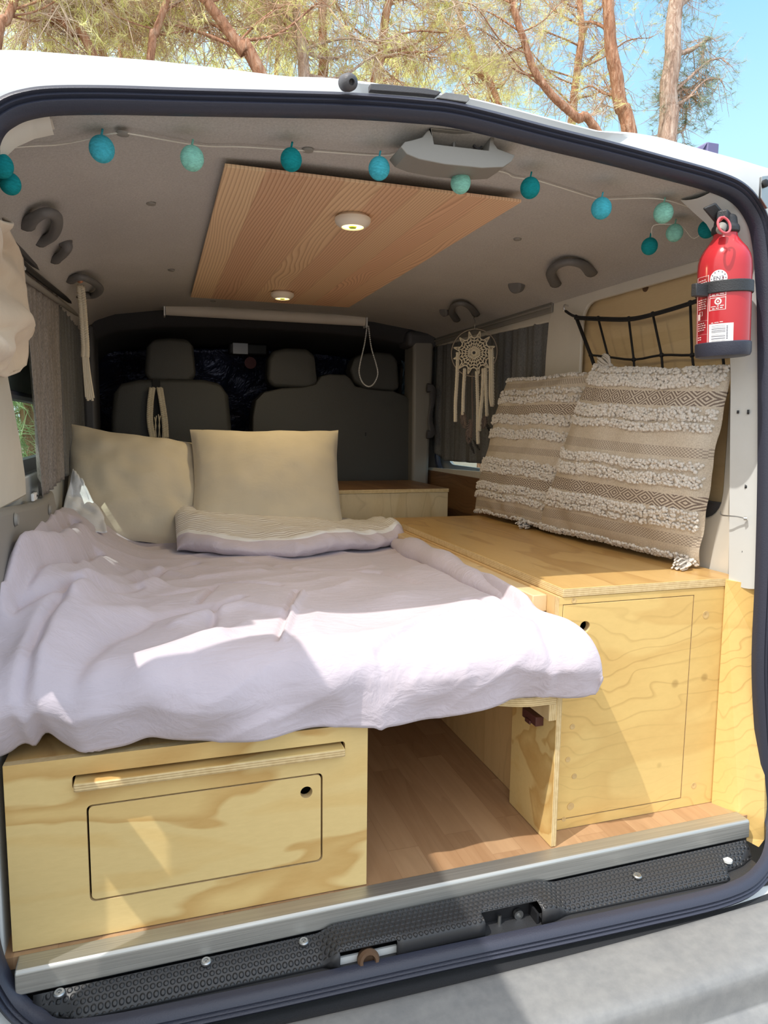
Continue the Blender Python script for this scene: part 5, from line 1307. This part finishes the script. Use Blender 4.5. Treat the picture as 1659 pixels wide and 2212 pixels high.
def pine(seed, px, Y, wpx, label, kind='pine_tree', leaf='needle', dens=.35, twigs=1.0, spread=1.6, bark='bark', zlo=3.6, side=0, group='pines behind the van'):
    """px: trunk centre line as pixels of the photograph, top first, at depth Y"""
    rnd = random.Random(seed)
    pts = [aty(x, y, Y) for (x, y) in px]
    dirb = (pts[-1]-pts[-2]); g = pts[-1]
    base = V(g.x+dirb.x/abs(dirb.z)*(g.z+.55)*.45, Y+rnd.uniform(-.2,.2), -.57)
    dirt = (pts[0]-pts[1]).normalized()
    top = pts[0]+dirt*2.2
    R = wpx*.5*(pts[0]-CAM).dot(fwd)/F_PX
    t = thing(kind, base, label, 'tree', group)
    mb = MB(); P = limb(mb, [top]+pts+[pts[-1].lerp(base, .5)+V(rnd.uniform(-.1,.1),0,0), base], R*.7, R*1.35, 12, 0, .05, 8)
    mb.build('trunk', M[bark], t, angle=0)
    mb = MB(); tw = MB(); nd = MB()
    ups = [p for p in P if p.z > zlo]
    nb = int(11*twigs)
    for i in range(nb):
        o = ups[rnd.randrange(len(ups))]
        a = rnd.uniform(0, 6.283); L = rnd.uniform(.6, 1.0)*spread
        if side: a = rnd.uniform(-1.2, 1.2)+(0 if side > 0 else math.pi)
        d = V(math.cos(a), abs(math.sin(a))*.8-.1, rnd.uniform(.1, .75)).normalized()
        q1 = o+d*L*.4+V(0,0,rnd.uniform(-.1,.15)); q2 = o+d*L*.75+V(0,0,rnd.uniform(-.05,.3)); q3 = o+d*L+V(rnd.uniform(-.2,.2),0,rnd.uniform(0,.4))
        r = R*rnd.uniform(.18, .42)
        mb = MB(); B = limb(mb, [o, q1, q2, q3], r, r*.25, 6, 0, .06, 5); mb.build('branch', M[bark], t, angle=0)
        for b in B[3:]:
            for _ in range(3 if twigs >= 1 else 2):
                d2 = V(rnd.gauss(0,1), abs(rnd.gauss(0,.8))-.15, rnd.gauss(.1,.8)).normalized(); L2 = rnd.uniform(.25, .7)
                e1 = b+d2*L2*.5+V(0,0,rnd.uniform(-.08,.06)); e2 = b+d2*L2+V(0,0,rnd.uniform(-.16,.1))
                tw.tube([b, e1, e2], [.006, .004, .002], 4)
                for _ in range(2):
                    f = rnd.uniform(.2, .9); s0 = b.lerp(e2, f); d3 = (d2+V(rnd.gauss(0,.7), rnd.gauss(0,.7), rnd.gauss(0,.7))).normalized(); s1 = s0+d3*rnd.uniform(.12, .35)
                    tw.tube([s0, s1], [.003, .0015], 3)
                    if rnd.random() < .45*dens: tuft(nd, s1, rnd.uniform(.11, .19), rnd, 16)
                if rnd.random() < .6*dens: tuft(nd, e2, rnd.uniform(.12, .2), rnd, 18)
    q = tw.build('twigs', M['twig' if seed % 3 else 'twig_pale'], t, angle=0); q['kind'] = 'stuff'
    q = nd.build('needles', M[leaf], t, angle=0, smooth=False); q['kind'] = 'stuff'
    return t
pine(1, ((1468,-60),(1461,0),(1457,60),(1450,140),(1444,220),(1441,292)), 11.0, 35, 'thick pale-barked pine trunk, the rightmost, against the open blue sky', bark='bark_pale', dens=1.2, twigs=1.0, spread=1.3, leaf='needle_b', side=1)
pine(2, ((1305,-60),(1313,0),(1319,90),(1331,170),(1343,230),(1357,290)), 10.5, 28, 'reddish pine trunk leaning left, second from the right', dens=.6, twigs=0.7, spread=1.5)
pine(3, ((1098,-30),(1110,10),(1130,80),(1155,150),(1195,210),(1245,255),(1300,300)), 10.0, 16, 'thin dark pine trunk curving up to the left, left of the reddish leaning one', dens=.5, twigs=1.7)
pine(4, ((1268,-40),(1256,10),(1252,90),(1244,170),(1236,260)), 12.0, 15, 'slim upright pine behind the curved trunk, at the right of the wood', dens=.5, twigs=1.7)
pine(5, ((870,-40),(843,0),(833,60),(822,120),(813,175)), 10.5, 19, 'brown pine trunk above the dark strip on the roof edge', dens=.5, twigs=1.7)
pine(6, ((636,-40),(641,0),(648,60),(653,110),(657,160)), 9.5, 22, 'straight pine trunk left of a twin one, above the roof edge buffer', dens=.35, twigs=1.1, bark='bark_pale')
pine(7, ((694,-40),(695,0),(697,60),(696,110),(697,165)), 10.0, 19, 'straight reddish pine trunk close to its paler twin above the buffer', dens=.35, twigs=1.0)
pine(8, ((428,-40),(450,0),(478,40),(503,80),(528,115),(556,148)), 9.0, 25, 'stout pine trunk leaning left above the middle of the left roof edge', dens=.35, twigs=1.0)
pine(9, ((372,-40),(365,0),(347,45),(334,75),(323,125)), 9.0, 15, 'dark bent pine trunk left of the stout leaning one', dens=.35, twigs=1.0)
pine(10, ((184,-40),(190,0),(203,60),(214,90),(222,122)), 10.0, 14, 'slender pine trunk over the left part of the roof, right of the steeply leaning one', dens=.35, twigs=1.2)
pine(11, ((78,-30),(98,5),(128,40),(160,75),(198,112)), 9.0, 17, 'pine trunk leaning steeply left over the left part of the roof', dens=.35, twigs=1.2)
pine(12, ((38,-40),(30,0),(14,45),(-6,95)), 8.5, 17, 'orange-brown pine trunk, the leftmost, leaning right', dens=.3, twigs=1.1)
pine(13, ((236,-40),(244,0),(254,60),(264,120)), 12.0, 10, 'thin straight pine between the slender and the dark bent trunks', dens=.35, twigs=1.2)
pine(14, ((960,-40),(985,0),(1005,70),(1035,150),(1075,220)), 13.0, 12, 'thin pine leaning left above the grey tape patch', dens=.5, twigs=1.7)
# denser young pines that close the view behind the trunks
def bushy(seed, px, Y, w, hgt, label, leaf='needle', n=900, name='young_pine', cat='tree', zmin=None, group='young pines filling the background', rr=(.16,.30)):
    rnd = random.Random(seed); c = aty(px, 120, Y); base = V(c.x, Y, -.57)
    t = thing(name, base, label, cat, group)
    mb = MB(); P = limb(mb, [base, base+V(.1,0,hgt*.4), base+V(-.05,0,hgt*.75), base+V(.05,0,hgt)], .11, .03, 8, 0, .1); mb.build('trunk', M['bark'], t, angle=0)
    tw = MB(); nd = MB(); zmin = zmin if zmin is not None else hgt*.3
    for _ in range(n):
        z = rnd.uniform(zmin, hgt); k = (z-zmin)/(hgt-zmin); rad = w*(math.sin(math.pi*min(1, .18+.80*k))**.7)*math.sqrt(rnd.random())
        a = rnd.uniform(0, 6.283); p = V(base.x+rad*math.cos(a), Y+rad*math.sin(a)*.6, z-.57)
        if rnd.random() < .22: d = V(math.cos(a), .5*math.sin(a), rnd.uniform(-.5, .4)); tw.tube([p-d*rnd.uniform(.2, .7), p+V(0,0,rnd.uniform(-.06,.06)), p+d*.25], [.007, .0045, .002], 4)
        tuft(nd, p, rnd.uniform(*rr), rnd, 12)
    q = tw.build('twigs', M['twig'], t, angle=0); q['kind'] = 'stuff'
    q = nd.build('needles', M[leaf], t, smooth=False); q['kind'] = 'stuff'
    return t
bushy(21, 60, 15.0, 2.3, 9.5, 'sunlit yellow-green pine crown at the far left behind the leaning trunks', n=1160)
bushy(22, 330, 16.0, 2.3, 10.5, 'yellow-green pine crown behind the dark bent trunk', n=1740)
bushy(23, 600, 16.0, 2.3, 10.5, 'dense yellow-green pine crown left of the twin trunks', n=1885)
bushy(24, 860, 16.0, 2.2, 10.0, 'dense yellow-green pine crown behind the roof strip trunk', n=1885)
bushy(25, 1060, 16.5, 2.2, 10.2, 'paler pine crown behind the curved trunk', n=1500)
bushy(27, 1230, 19.0, 1.7, 10.0, 'thin pine crown between the curved trunk and the slim upright pine', n=750)
bushy(26, 1330, 19.0, 1.5, 8.6, 'blue-green pine crown glimpsed behind the reddish leaning trunk', leaf='needle_b', n=420)
# greenery seen through the left side window
bushy(31, 8, 7.5, 1.6, 3.4, 'leafy green bush outside the left side window', leaf='leaf', n=2400, name='bush', cat='bush', zmin=.1, group=None, rr=(.12,.24))
